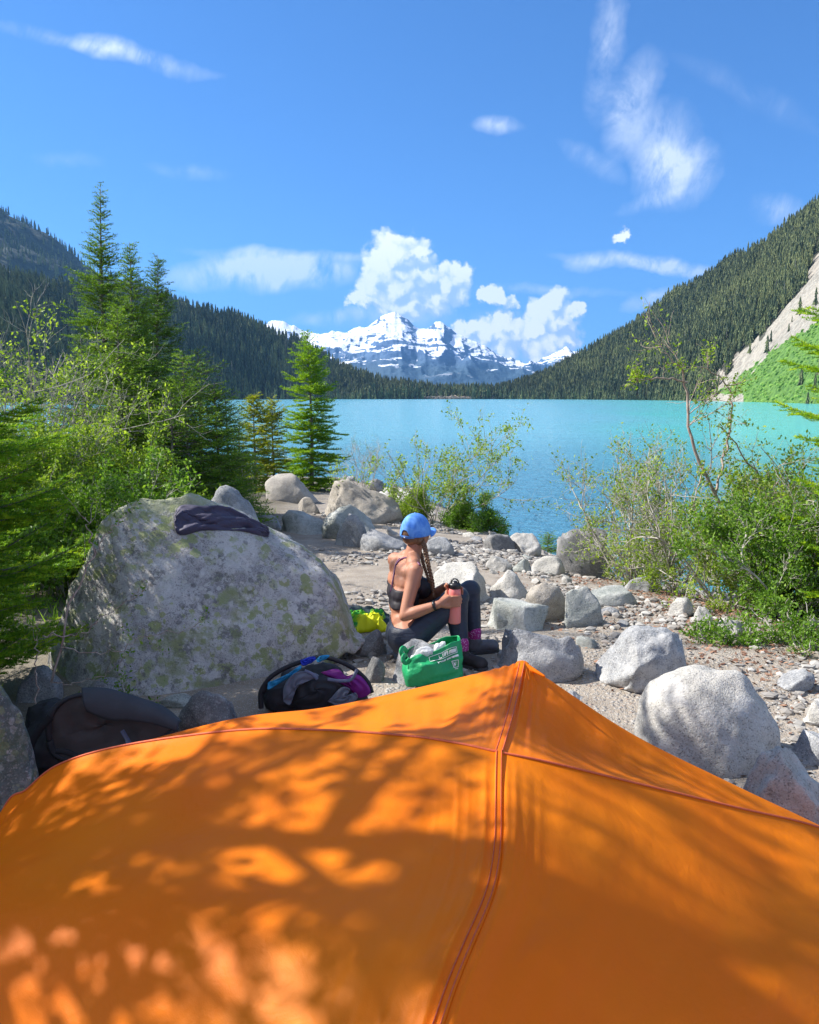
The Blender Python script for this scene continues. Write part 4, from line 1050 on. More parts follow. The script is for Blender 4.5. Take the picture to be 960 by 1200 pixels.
# --- twig plant in front of the huge boulder
TW = [(limb([(60,800,3.75),(84,700,3.8),(108,652,3.85),(106,625,3.85),(100,606,3.85)]), .006), (limb([(108,652,3.85),(130,622,3.9),(160,592,3.95)]), .004), (limb([(50,745,3.7),(95,742,3.75),(135,715,3.8),(170,685,3.85)]), .004),
      (limb([(70,760,3.75),(130,765,3.75),(175,745,3.8),(235,735,3.85)]), .003), (limb([(44,830,3.6),(42,770,3.65),(45,730,3.65)]), .004), (limb([(60,800,3.75),(110,795,3.8),(150,770,3.8)]), .003)]
shrub(P(60,800,3.75)[0], P(60,800,3.75)[1], .25, .2, 261, 'thin dark-twigged sapling with few leaves in front of the huge boulder', stems=0, leaf=.022, per=3, twig='redtwig', mat='leaf_deep', bare=.35, limbs=TW, levels=2, kids=4, name='sapling', lspread=.012)
shrub(P(140,812,3.95)[0], P(140,812,3.95)[1], .22, .35, 262, 'leafy undergrowth at the left foot of the huge boulder', stems=12, leaf=.024, per=4, mat='leaf_deep', bare=.3, levels=2, low=1)
# --- grass and undergrowth on the left ground
mb = MB(); r = rs(31); n = 9000; xs = r.uniform(-6.5, -2.2, n); ys = r.uniform(5.2, 13, n); zs = gz(xs, ys)
hh = r.uniform(.05, .16, n); a = r.rand(n)*6.28; ln_ = r.normal(size=(n, 2))*.05
b0 = np.stack([xs, ys, zs], 1); w_ = np.stack([np.cos(a), np.sin(a), a*0], 1)*.006
V = np.stack([b0-w_, b0+w_, b0+np.stack([ln_[:, 0], ln_[:, 1], hh], 1)], 1).reshape(-1, 3); mb.add(V, np.arange(n*3).reshape(-1, 3), tint=np.repeat(r.rand(n), 3))
tag(mb.build('grass', M['leaf_deep'], smooth=False), 'tufts of grass under the left trees', kind='stuff')
# --- trees beyond the left frame edge that throw the dappled shade on tent and shore
EXTRA = [(-8.9, 7.3, 10.0, 1.7, 16, 'slender fir far beyond the left frame edge shading the rocks by the tent peak'), (-5.4, 5.7, 6.2, 1.3, 13, 'fir beyond the left frame edge shading the huge boulder'), (-5.9, 2.35, 8.6, 1.6, 14, 'tall fir beyond the left frame edge, throwing streaks of shade on the tent'), (-7.4, 10.2, 7.4, 1.6, 15, 'fir beyond the left frame edge behind the bushes')]
for (x, y, h, rd, sd_, lb) in EXTRA:
    conifer(x, y, h, rd, sd_, lb, 'needle_dark', gap=.42 if sd_ == 14 else .34, sp=.010, ln=.05, wd=.018, nb=5, density=.5, z0=.15, twl=.32)

# broad-leaved tree left of the tent: its crown throws the round sun spots
def leafy_tree(x, y, h, cr_, seed, label, leaf=.075, z0=.5, n_l=900, per=3):
    r = rs(seed); zb = G0(x, y)-.05; base = np.array([x, y, zb]); root = empty('alder_tree', base, label, 'tree')
    tb = MB(); zz = np.linspace(0, 1, 12); ax = np.stack([x+.15*np.sin(zz*4), y+.1*np.sin(zz*3+1), zb+h*.9*zz], 1); v, f = tube(ax, np.linspace(.10, .015, 12), 9); tb.add(v, f)
    lb_ = MB(); tips = []
    for k in range(30):
        t = r.uniform(z0, .97); p = np.array([np.interp(t, zz, ax[:, i]) for i in range(3)]); a = r.rand()*6.28; L = cr_*r.uniform(.6, 1.05)*math.sqrt(max(.1, 1-((t-.72)/.36)**2))
        d = unit([math.cos(a), math.sin(a), r.uniform(.1, .6)]); e = p+d*L; q = cr([p, (p+e)/2+r.normal(size=3)*.08*L, e], 9); v, f = tube(q, np.linspace(.022, .005, 9), 5, cap=False); lb_.add(v, f)
        for c in range(4):
            s_ = q[r.randint(2, 9)]; e2 = s_+unit(d+r.normal(size=3)*.8)*L*r.uniform(.2, .45); v, f = tube([s_, (s_+e2)/2+r.normal(size=3)*.02, e2], [.006, .004, .002], 4, cap=False); lb_.add(v, f)
            for w_ in np.linspace(.3, 1, 4): tips.append(s_*(1-w_)+e2*w_)
    tb.build('trunk', M['bark'], root); cm = MB(); cm.v = lb_.v; cm.f4 = lb_.f4; cm.m4 = lb_.m4; cm.t = lb_.t; cm.n = lb_.n
    leaves(cm, np.array(tips), r, leaf, .065, 12, mat=1); cm.build('crown', [M['bark'], M['leaf']], root, smooth=False)
leafy_tree(-3.7, 2.12, 5.5, 1.1, 71, 'broad-leaved tree beyond the left frame edge spotting the tent with light')
# ================================================================ the woman
m = newmat('tanned skin'); c = gcoord()
surf(gmix(gnoise(c, 9, 3), (.37,.155,.09), (.47,.21,.125)), .6, gbump(gnoise(c, 160, 3), .12, .002), Subsurface_Weight=.08, Subsurface_Scale=.01); M['skin'] = m
m = newmat('navy leggings'); c = gcoord(); surf(gmix(gnoise(c, 6, 3), (.010,.016,.034), (.016,.026,.055)), .55, gbump(gnoise(gvec('MULTIPLY', c, (1, 1, 3)), 16, 4, .6), .5, .012), Sheen_Weight=.1); M['legging'] = m
M['bra'] = plain('black bra fabric', (.014,.010,.016), .6); M['strap'] = plain('plum bra strap', (.13,.035,.10), .5)
m = newmat('tie dyed blue cap'); c = gcoord(); n = gnoise(c, 17, 5, .6, 1.2); surf(gmix(gstep(n, .25, .8), (.05,.20,.66), (.17,.40,.86)), .75, gbump(gnoise(c, 300, 2), .2, .001)); M['cap'] = m
m = newmat('brown hair'); c = gcoord(); n = gnoise(gvec('MULTIPLY', c, (1, 1, .15)), 190, 3, .6); surf(gmix(n, (.07,.035,.018), (.32,.17,.085)), .45, gbump(n, .6, .002)); M['hair'] = m
m = newmat('patterned pink sock'); c = gcoord(); surf(gmix(gstep(gvor(c, 95), .28, .34), (.62,.35,.55), (.35,.025,.20)), .85); M['sock'] = m
M['boot'] = plain('dark hiking boot', (.022,.018,.020), .7, bump=.4); M['sole'] = plain('boot sole', (.05,.05,.055), .8); M['greyshoe'] = plain('grey shoe upper', (.10,.10,.115), .7)
M['black'] = plain('black plastic', (.012,.012,.014), .35)
M['white'] = plain('white print', (.75,.78,.76), .7)
hipc = P(478, 742, 4.80); WO = np.array([hipc[0], hipc[1], G0(hipc[0], hipc[1])])
PERSON = empty('person', WO, 'seated woman in blue cap, black bra top and dark leggings holding a pink bottle', 'person')
fdir = unit([.64, .77, .04])                                     # where the head faces
sR, sL = P(487,669,4.70), P(463,656,5.02)
elR, wrR = P(474,722,4.63), P(515,708,4.585)
BOT = P(533, 703, 4.66)
def torso(inf=0.0):
    q = []
    q += capsule(P(479,744,4.71), .100+inf, P(476,736,4.92), .100+inf)
    q += capsule(P(474,747,4.71), .098+inf, P(471,741,4.92), .098+inf)
    return q
def trunk(inf=0.0):
    q = []
    for (a, ra, b, rb) in ((P(475,728,4.75),.082,P(472,724,4.90),.082), (P(473,712,4.765),.074,P(469,708,4.90),.074), (P(475,698,4.765),.077,P(468,692,4.93),.077),
                           (P(479,684,4.77),.078,P(468,678,4.96),.078), (P(481,673,4.77),.070,P(469,666,4.98),.070)):
        q += capsule(a, ra+inf, b, rb+inf)
    q += capsule(P(475,734,4.80), .09+inf, P(474,700,4.83), .085+inf)
    q += ell(P(494,689,4.87), (.062+inf,)*3)+ell(P(486,683,5.0), (.062+inf,)*3)          # bust
    return q
prt = trunk()+torso()
prt += capsule(P(481,660,4.86), .052, sR, .050)+capsule(P(481,660,4.88), .052, sL, .050)
prt += capsule(P(481,664,4.86), .060, P(478,672,4.86), .065)
prt += capsule(P(482,657,4.875), .056, P(487,638,4.87), .050)
prt += capsule(P(484,654,4.80), .042, P(485,661,4.74), .045)+capsule(P(477,651,4.93), .042, P(470,656,4.98), .045)
prt += ell(P(481,674,4.72), (.045,.03,.06))+ell(P(465,664,4.93), (.05,.03,.06))           # shoulder blades
HC = P(487.5, 621, 4.875)
ax = np.array([np.cross(fdir, [0, 0, 1.0]), fdir, [0, 0, 1.0]]); ax[0] /= np.linalg.norm(ax[0]); ax[2] = np.cross(ax[0], ax[1])
def hp(x, y, z): return HC + ax[0]*x + ax[1]*y + ax[2]*z                  # x = her right
prt += ell(HC+ax[2]*.01, (.074,.092,.088), axes=ax, sub=4)
prt += ell(hp(0,.035,-.045), (.058,.062,.068), axes=ax)+ell(hp(0,.062,-.088), (.030,.030,.026), axes=ax)
prt += capsule(hp(0,.088,.0), .009, hp(0,.108,-.035), .013)+ell(hp(0,.092,-.062), (.024,.012,.007), axes=ax)+ell(hp(0,.091,-.072), (.021,.012,.008), axes=ax)
for s in (-1, 1):
    prt += ell(hp(s*.075,-.006,-.028), (.010,.020,.032), axes=ax)+ell(hp(s*.040,.062,-.028), (.022,.022,.020), axes=ax)
# arms
def arm(S, E, W, r0):
    q = capsule(S, r0, S*.5+E*.5, .042)+capsule(S*.5+E*.5, .042, E, .034)
    md = E*.68+W*.32
    return q+capsule(E, .034, md, .038)+capsule(md, .038, W, .024)
prt += arm(sR, elR, wrR, .049)
elL, wrL = P(492,708,5.03), P(522,687,4.86)
prt += arm(sL, elL, wrL, .046)
# right hand: palm on the left/near side of the bottle, fingers round the near side
upb = np.array([0, 0, 1.0])
def around(ang, rad, dz): return BOT + np.array([math.cos(R(ang))*rad, math.sin(R(ang))*rad, dz])
rb = .037
palm = [around(198, rb+.018, .030), around(205, rb+.018, -.032), around(226, rb+.016, .028), around(228, rb+.016, -.030)]
for a in palm: prt += capsule(wrR, .021, a, .015)
prt += capsule(palm[0], .015, palm[1], .015)+capsule(palm[2], .0145, palm[3], .0145)+capsule(palm[0], .015, palm[3], .014)
for (dz, a1, rr_, tip) in ((.030,-52,.0098,318), (.010,0,.0102,326), (-.010,0,.0098,322), (-.029,0,.0088,308)):
    pts = [around(a, rb+.010+(.004 if i == 1 else 0), dz+.002*math.sin(i)) for i, a in enumerate((226, 252, 284, tip))]
    for i in range(3): prt += capsule(pts[i], rr_*(1-.07*i), pts[i+1], rr_*(.93-.07*i))
th = [around(196, rb+.016, .020), around(168, rb+.014, .045), around(140, rb+.011, .058), around(118, rb+.010, .060)]
for i in range(3): prt += capsule(th[i], .0125-.001*i, th[i+1], .0115-.001*i)
# left hand on the far side, lower
pl = [around(150, rb+.020, .075), around(120, rb+.018, .030), around(100, rb+.018, .066)]
for a in pl: prt += capsule(wrL, .020, a, .014)
for (dz, rr_, tip) in ((.072,.0092,10), (.053,.0095,2), (.034,.0092,6), (.016,.0082,20)):
    pts = [around(a, rb+.0105, dz) for a in (112, 82, 46, tip)]
    for i in range(3): prt += capsule(pts[i], rr_*(1-.07*i), pts[i+1], rr_*(.93-.07*i))
th = [around(140, rb+.018, .082), around(168, rb+.013, .094), around(192, rb+.011, .096)]
for i in range(2): prt += capsule(th[i], .011, th[i+1], .0105)
# legs
def leg(Hp, K_, C_, A_, inf=0):
    q = capsule(Hp, .092+inf, Hp*.45+K_*.55, .076+inf)+capsule(Hp*.45+K_*.55, .076+inf, K_, .056+inf)
    q += ell(K_, (.058+inf,)*3)+capsule(K_, .054+inf, C_, .055+inf)+capsule(C_, .055+inf, A_, .036+inf)
    return q
LR = (P(480,747,4.70), P(537,700,4.72), P(536,726,4.745), P(541,764,4.72))
LL = (P(478,738,4.92), P(551,692,4.95), P(552,716,4.97), P(556,750,4.96))
prt += leg(*LR)+leg(*LL)
feet = [(LR[3], P(564,778,4.66)), (LL[3], P(571,757,5.0))]
for A_, T_ in feet: prt += capsule(A_, .034, A_-[0,0,.045], .032)+capsule(A_-[0,0,.045], .030, A_*.3+T_*.7+[0,0,-.005], .022)
v, f, no = remesh(prt, .0065, 4)
mb = MB(); mb.add(v, f); mb.build('body', M['skin'], PERSON)
def shell(parts, keep, inf, name, mat, voxel=.007, it=8):
    v, f, no = remesh(parts, voxel, it); v = v+no*inf; c = v[f].mean(1); k = keep(c)
    f = f[k]
    e = np.concatenate([f[:, [0,1]], f[:, [1,2]], f[:, [2,3]], f[:, [3,0]]]); es = np.sort(e, 1); u_, ct = np.unique(es, axis=0, return_counts=True); be = u_[ct == 1]
    bi = np.unique(be)
    for _ in range(14):
        acc = np.zeros_like(v); cn = np.zeros(len(v)); np.add.at(acc, be[:, 0], v[be[:, 1]]); np.add.at(acc, be[:, 1], v[be[:, 0]]); np.add.at(cn, be[:, 0], 1); np.add.at(cn, be[:, 1], 1)
        v[bi] = v[bi]*.4+.6*acc[bi]/cn[bi][:, None]
    used = np.unique(f); mp = -np.ones(len(v), int); mp[used] = np.arange(len(used))
    mb = MB(); mb.add(v[used], mp[f]); o = mb.build(name, mat, PERSON)
    s = o.modifiers.new('t', 'SOLIDIFY'); s.thickness = .003; s.offset = -1; return o
# leggings: cut by the waist plane and above the socks
wp = P(475,727,4.8); wn = unit([-.25, 0, 1.0])
an = [A_ for A_, _ in feet]
def keepL(c):
    k = ((c-wp)@wn < 0) | (c[:, 2] < wp[2]+np.clip(c[:, 0]-wp[0]-.02, 0, 1)*1.3)
    for A_ in an: k &= ~((np.linalg.norm((c-A_)[:, :2], axis=1) < .12) & (c[:, 2] < A_[2]+.062))
    return k
shell(torso(.008)+trunk(.005)+leg(*LR, inf=.008)+leg(*LL, inf=.008), keepL, .002, 'leggings', M['legging'])
# bra band and cups
b0, b1 = P(470,698,4.85), P(476,684,4.85)
def keepB(c):
    fr = (c-P(474,690,4.86))@unit([.8, .5, 0])                     # towards her chest
    z = c[:, 2]; lo = b0[2]-.018+fr*.10-.02; hi = b1[2]-.008+np.clip(fr, 0, .2)*.55
    return (z > lo) & (z < hi)
shell(trunk(.004), keepB, .003, 'bra', M['bra'], .006)
TB = remesh(trunk()+capsule(P(481,660,4.86), .052, sR, .050)+capsule(P(481,660,4.88), .052, sL, .050)+capsule(P(481,664,4.86), .060, P(478,672,4.86), .065)+capsule(P(482,658,4.875), .050, P(487,638,4.87), .045), .007, 6)
bv = BVHTree.FromPolygons([Vector(x) for x in TB[0]], [list(x) for x in TB[1]])
def on_body(px, py):
    r_ = ray(px, py); h = bv.ray_cast(Vector(CAM), Vector(r_)); return np.array(h[0])+np.array(h[1])*.004 if h[0] else None
for path in ([(459,694),(461,682),(463,670),(465,661),(469,655)], [(465,662),(470,656),(478,654),(486,657),(492,663),(497,671)]):
    q = [on_body(*a) for a in path]; q = [x for x in q if x is not None]
    if len(q) > 2: v, f = tube(cr(q, 20), .0062, 6); mb = MB(); mb.add(v, f); mb.build('bra_strap', M['strap'], PERSON)
# socks and boots
for k, (A_, T_) in enumerate(feet):
    v, f, _ = remesh(capsule(A_+[0,0,.055], .046, A_-[0,0,.01], .043), .005, 3); mb = MB(); mb.add(v, f); mb.build('sock', M['sock'], PERSON)
    gz_ = min(A_[2]-.085, A_[2]-.07); d = unit((T_-A_)*[1, 1, 0]); side = np.cross([0, 0, 1.0], d); F0 = np.array([A_[0], A_[1], gz_]) - d*.035
    q = capsule(A_-[0,0,.005], .049, F0+d*.03+[0,0,.045], .047)+capsule(F0+d*.02+[0,0,.045], .045, F0+d*.165+[0,0,.036], .040)+ell(F0+d*.155+[0,0,.034], (.052,.052,.034))
    v, f, _ = remesh(q, .005, 5); v[:, 2] = np.maximum(v[:, 2], gz_+.012)
    mb = MB(); mb.add(v, f); bt = mb.build('boot', M['boot'] if k == 0 else M['greyshoe'], PERSON)
    q = ell(F0+d*.02+[0,0,.008], (.044,.044,.016))+capsule(F0+[0,0,.008], .036, F0+d*.165+[0,0,.008], .046)
    v, f, _ = remesh(q, .005, 2); v[:, 2] = np.clip(v[:, 2], gz_-.006, gz_+.020); mb = MB(); mb.add(v, f); so = mb.build('sole', M['sole'], None, origin=WO); so.parent = bt; so.location = (0, 0, 0)
    lc = MB()
    for j in range(4):
        c = F0+d*(.075+.028*j)+[0,0,.082-.011*j]; v, f = tube([c-side*.024, c+[0,0,.006], c+side*.024], .0028, 5); lc.add(v, f)
    lo_ = lc.build('laces', M['strap'], None, origin=WO); lo_.parent = bt; lo_.location = (0, 0, 0)
# hair: cap of hair under the cap, bun line and two braids
v, f, _ = remesh(ell(hp(0,-.012,.0), (.082,.094,.088), axes=ax, sub=4)+ell(hp(0,-.05,-.045), (.058,.048,.040), axes=ax)+ell(hp(.045,-.02,-.055), (.03,.04,.035), axes=ax)+ell(hp(-.045,-.02,-.055), (.03,.04,.035), axes=ax), .004, 3)
loc = (v-HC)@ax.T; c = loc[f].mean(1); k = ~((c[:, 1] > .045-np.clip(c[:, 2]-.02, 0, 1)*.2) & (c[:, 2] < .06))
mb = MB(); mb.add(v, f[k]); hair = mb.build('hair', M['hair'], PERSON)
def braid(path, rad):
    path = cr(path, 90); t = np.gradient(path, axis=0); t /= np.linalg.norm(t, axis=1)[:, None]
    a = np.cross(t, [0, 1.0, 0]); a /= np.linalg.norm(a, axis=1)[:, None]; b = np.cross(t, a); mb = MB(); s = np.linspace(0, 1, 90)
    L = np.linalg.norm(np.diff(path, axis=0), axis=1).sum(); w = 6.283*L/.050; tp = 1-.35*s
    for k in range(3):
        ph = w*s+k*2.094; q = path+a*(np.sin(ph)*rad*.9*tp)[:, None]+b*(np.sin(2*ph)*rad*.5*tp)[:, None]
        v, f = tube(q, rad*.72*tp, 6); mb.add(v, f)
    v, f = tube([path[-1], path[-1]+t[-1]*.02, path[-1]+t[-1]*.05], [rad*.6, rad*.75, .002], 6); mb.add(v, f)
    return mb.build('braid', M['hair'], PERSON)
braid([hp(.060,-.02,-.06), P(497.5,640,4.80), P(500,652,4.79), P(503,666,4.775), P(507,682,4.77), P(508,694,4.78)], .0115)
braid([hp(-.02,-.03,-.07), P(493,648,4.88), P(496,660,4.86), P(500,672,4.84), P(506,690,4.84)], .009)
# the cap: crown with an opening at the back, strap, brim, button
nu, nv = 72, 26; U_ = np.linspace(0, 2*math.pi, nu); V_ = np.linspace(0, 1, nv)
pts = np.zeros((nu, nv, 3))
for j, t in enumerate(V_):
    el = t*math.pi/2
    for i, a in enumerate(U_):
        back = max(0, -math.sin(a)); w = math.cos(a)
        open_ = math.exp(-(w/.33)**4)*(1 if math.sin(a) < 0 else 0)
        low = -.030+.045*open_*1.0*(1-t)
        rr_ = math.cos(el)**.72
        pts[i, j] = hp(.0885*w*rr_, .103*math.sin(a)*rr_-.004, low*(1-t)+(.104)*math.sin(el)**1.0+.004*math.sin(6*a)*t*(1-t)*0)
mb = MB(); mb.add(pts.reshape(-1, 3), grid_faces(nu, nv)); cap = mb.build('cap', M['cap'], PERSON)
s = cap.modifiers.new('t', 'SOLIDIFY'); s.thickness = .003; s.offset = 1
def sub_(mb, name, mat, par): o = mb.build(name, mat, None, origin=WO); o.parent = par; o.location = (0, 0, 0); return o
n1, n2 = 25, 9; q = np.zeros((n1, n2, 3))
for i in range(n1):
    a = R(28+124*i/(n1-1))
    for j in range(n2):
        t = j/(n2-1); ext = .075*math.sin((i/(n1-1))*math.pi)**.6*t
        q[i, j] = hp(.0885*math.cos(a), .103*math.sin(a)-.004+ext, -.022-.010*t*t-.022*abs(math.cos(a))**2*t+.014*(1-math.cos(a)**2)*t)
mb = MB(); mb.add(q.reshape(-1, 3), grid_faces(n1, n2)); br_ = sub_(mb, 'brim', M['cap'], cap); s = br_.modifiers.new('t', 'SOLIDIFY'); s.thickness = .004
q = [hp(.090*math.cos(a), .106*math.sin(a)-.004, -.028) for a in np.linspace(R(232), R(308), 14)]
mb = MB(); nrm = np.array(q); vv = np.concatenate([nrm+ax[2]*.009, nrm-ax[2]*.007, nrm-ax[2]*.007+ax[1]*.004, nrm+ax[2]*.009+ax[1]*.004]).reshape(4, 14, 3).transpose(1, 0, 2)
mb.add(vv.reshape(-1, 3), grid_faces(14, 4)); sub_(mb, 'cap_strap', M['cap'], cap)
mb = MB(); mb.add(*ell(hp(0,-.112,-.028), (.006,.005,.006))[0]); sub_(mb, 'buckle', plain('silver buckle', (.6,.6,.6), .3, Metallic=.9), cap)
mb = MB(); mb.add(*ell(hp(0,-.004,.106), (.008,.008,.004))[0]); sub_(mb, 'button', M['cap'], cap)
# eyes
eyem = plain('eye', (.03,.02,.015), .15)
for s in (-1, 1): mb = MB(); mb.add(*ell(hp(s*.030,.077,-.018), (.012,.009,.008), axes=ax)[0]); mb.build('eye', eyem, PERSON)
# wristband
dW = unit(wrR-elR); cW = elR*.13+wrR*.87; a_ = unit(np.cross(dW, [0, 0, 1.0])); b_ = np.cross(dW, a_)
def ring(c, a, b, d, rad, w, th=.003, n=28):
    an_ = np.linspace(0, 2*math.pi, n); prof = [(-w/2, 0), (-w/2, th), (w/2, th), (w/2, 0)]
    V = np.array([[c+(a*math.cos(x)+b*math.sin(x))*(rad+y_)+d*x_ for x_, y_ in prof] for x in an_]); mb = MB(); mb.add(V.reshape(-1, 3), grid_faces(n, 4)); return mb
wb = ring(cW, a_, b_, dW, .0285, .016).build('wristband', M['black'], PERSON)

# ================================================================ the bottle
BO = BOT-np.array([0, 0, .142]); m = newmat('coral pink bottle'); c = gcoord(); surf(gmix(gnoise(c, 60, 3), (.80,.21,.19), (.86,.25,.22)), .38, gbump(gnoise(c, 500, 2), .15, .0005)); M['coral'] = m
BR = empty('water_bottle', BO, 'coral pink water bottle with a black spout lid held by the woman', 'bottle')
def lathe(prof, n=40, c=(0, 0, 0)):
    a = np.linspace(0, 2*math.pi, n); prof = np.array(prof)
    V = np.stack([prof[None, :, 0]*np.cos(a)[:, None], prof[None, :, 0]*np.sin(a)[:, None], np.repeat(prof[None, :, 1], n, 0)], 2)+np.asarray(c)
    return V.reshape(-1, 3), grid_faces(n, len(prof))
mb = MB(); mb.add(*lathe([(.0005,0),(.030,0),(.0355,.003),(.037,.010),(.037,.185),(.0365,.198),(.033,.210),(.031,.215),(.0005,.216)], c=BO)); mb.build('flask', M['coral'], BR)
mb = MB(); mb.add(*lathe([(.0005,.213),(.034,.213),(.0355,.217),(.0355,.236),(.033,.242),(.020,.246),(.016,.250),(.014,.256),(.0005,.257)], c=BO)); lid = mb.build('lid', M['black'], BR)
mb = MB(); t_ = np.linspace(0, math.pi, 16); v, f = tube([BO+np.array([.024*math.cos(x), 0, .240+.030*math.sin(x)]) for x in t_], .0045, 8); mb.add(v, f); o = mb.build('carry_loop', M['black'], None, origin=BO); o.parent = lid; o.location = (0, 0, 0)

# ================================================================ green bag with white plastic bag
m = newmat('green bag fabric'); c = gcoord(); surf(gmix(gnoise(c, 12, 4), (.004,.26,.09), (.008,.37,.13)), .55, gbump(gnoise(c, 11, 4, .6), .7, .02)); M['bag'] = m
m = newmat('white plastic film'); c = gcoord(); surf((.86,.87,.88), .35, gbump(gnoise(c, 26, 5, .7, 1.0), .9, .015), trans=.4, tcol=(.8,.82,.85)); M['film'] = m
g = PY(507, 812, 4.30); g[2] = G0(g[0], g[1]); BG = empty('shopping_bag', g, 'crumpled green shopping bag with white print beside the tent peak', 'bag')
W2, D2, H2 = .175, .085, .20; ca, sa = math.cos(R(14)), math.sin(R(14))
def bagp(u, v):                      # u around 0..1, v up 0..1
    a = u*2*math.pi; sx, sy = math.cos(a), math.sin(a); ex = .45
    x = W2*np.sign(sx)*abs(sx)**ex; y = D2*np.sign(sy)*abs(sy)**ex
    topd = 1-.10*v; top = H2*(1+.22*(x/W2)-.05*math.cos(x*30)*(1))
    x *= topd+.05*math.sin(v*7+u*9)*.5; y *= (1+.25*math.sin(v*3.1))*(1-.25*v)
    n = noise3(np.array([[x*14, y*14+5, v*3.5]]), 3)[0]*.016*(.3+v)+noise3(np.array([[x*34, y*34+5, v*9]]), 4)[0]*.005
    z = top*v + n*.6; x += n*.5; y += n*(1 if sy < 0 else -1)*-1
    return g+np.array([x*ca-y*sa, x*sa+y*ca, z])
nu, nv = 96, 30; V = np.array([[bagp(i/(nu-1), j/(nv-1)) for j in range(nv)] for i in range(nu)])
mb = MB(); mb.add(V.reshape(-1, 3), grid_faces(nu, nv)); V2 = V[:, 0]; mb.add(np.vstack([V2, [g+[0,0,.004]]]), [[i, i+1, nu] for i in range(nu-1)])
o = mb.build('bag_body', M['bag'], BG); s = o.modifiers.new('t', 'SOLIDIFY'); s.thickness = .003
for (u0, u1, hh, yy_) in ((.50, .60, .03, -.01), (.42, .50, .06, .0)):
    A_, B_ = bagp(u0, .98), bagp(u1, .98); md = (A_+B_)/2+np.array([-.030, -.015, hh-.035]); q = cr([A_, A_*.4+md*.6+[0,0,.02], md, B_*.4+md*.6-[0,0,.02], B_], 26)
    ribbon(q, np.array([.3, -1.0, .4]), .026, 'handle', M['bag'], BG)
# print: two lines of lettering and a boxed mark, as small white strokes lying on the front
def front(s, v):                    # s -1..1 across the near face
    u = (.75+ s*.115) % 1.0; p = bagp(u, v); p2 = bagp(u+.004, v); p3 = bagp(u, v+.01); n = unit(np.cross(p2-p, p3-p)); 
    if n[1] > 0: n = -n
    return p+n*.004, n
pm = MB(); r = rs(4)
def stroke(s0_, v0_, s1_, v1_, w=.0035):
    a, n = front(s0_, v0_); b, _ = front(s1_, v1_); d = unit(b-a); w_ = np.cross(d, n)*w/2; q = np.array([a-w_, b-w_, b+w_, a+w_])+n*.001
    pm.add(np.vstack([q, q-n*.0015]), [[0,1,2,3],[4,7,6,5],[0,4,5,1],[1,5,6,2],[2,6,7,3],[3,7,4,0]])
for a, b, v_ in ((-.05, .85, .885), (-.05, .85, .74)): 
    k = 8
    for i in range(k): stroke(a+(b-a)*i/k, v_+.0*i, a+(b-a)*(i+1)/k, v_, .003)
stroke(-.05, .74, -.05, .885, .003); stroke(.85, .74, .85, .885, .003)
s = .02
while s < .80:
    if r.rand() > .15:
        stroke(s, .77, s, .855, .004)
        if r.rand() < .7: stroke(s, .855 if r.rand() < .5 else .77, s+.035, .855 if r.rand() < .5 else .77, .003)
        if r.rand() < .5: stroke(s+.035, .77, s+.035, .855, .003)
    s += .062
s = 0
while s < .82:
    if r.rand() > .12: stroke(s, .65, s, .69, .004); stroke(s, .67, s+.02, .67 if r.rand() < .5 else .69, .003)
    s += .034
for (a, b, c_, d) in ((.45, .42, .85, .42), (.45, .42, .45, .58), (.45, .58, .85, .58), (.85, .42, .85, .58), (.5, .45, .55, .55), (.55, .55, .62, .46), (.62, .46, .68, .55), (.5, .38, .8, .38)): stroke(a, b, c_, d)
pm.build('print', M['white'], BG, smooth=False)
g2 = PY(502, 778, 4.33); PB = MB(); q = ell(P(497,768,4.42), (.056,.030,.046))+ell(P(502,780,4.43), (.085,.030,.04))+ell(P(514,763,4.45), (.030,.026,.040))+ell(P(519,757,4.45), (.018,.016,.022))+ell(P(486,774,4.42), (.03,.026,.03))
v, f, no = remesh(q, .005, 5); v[:, 2] += .012; v = v+no*(ridged(v*17, 3, 6)[:, None]-1.0)*.007; PB.add(v, f); o = PB.build('plastic_bag', M['film'], origin=v.mean(0)); tag(o, 'white plastic bag stuffed into the top of the green bag', 'plastic bag')

# ================================================================ cloth laid on rocks
def all_bvh(pairs):
    V = []; Fc = []; n = 0
    for v, f in pairs:
        V.append(v); Fc += [tuple(int(i)+n for i in q) for q in f]; n += len(v)
    return BVHTree.FromPolygons([Vector(x) for x in np.vstack(V)], Fc)
def ground_patch(x0, x1, y0, y1, n=60):
    X, Y = np.meshgrid(np.linspace(x0, x1, n), np.linspace(y0, y1, n), indexing='ij'); return (np.stack([X.ravel(), Y.ravel(), gz(X, Y).ravel()], 1), grid_faces(n, n))
bvb = all_bvh([BIGV])
m = newmat('dark indigo shirt'); c = gcoord(); surf(gmix(gnoise(c, 7, 3), (.022,.018,.045), (.060,.050,.100)), .6, gbump(gnoise(gvec('MULTIPLY', c, (1, 3, 3)), 12, 4), .5, .015), Sheen_Weight=.15); M['shirt'] = m
topL = [(204,612),(207,598),(217,592),(240,594),(262,596),(285,604),(308,618),(314,628)]; botL = [(204,612),(207,624),(216,627),(236,622),(262,622),(285,623),(305,628),(314,629)]
nu, nv = 110, 34; T_, B_ = cr([(*a, 0) for a in topL], nu), cr([(*a, 0) for a in botL], nu); V = np.zeros((nu, nv, 3)); last = None
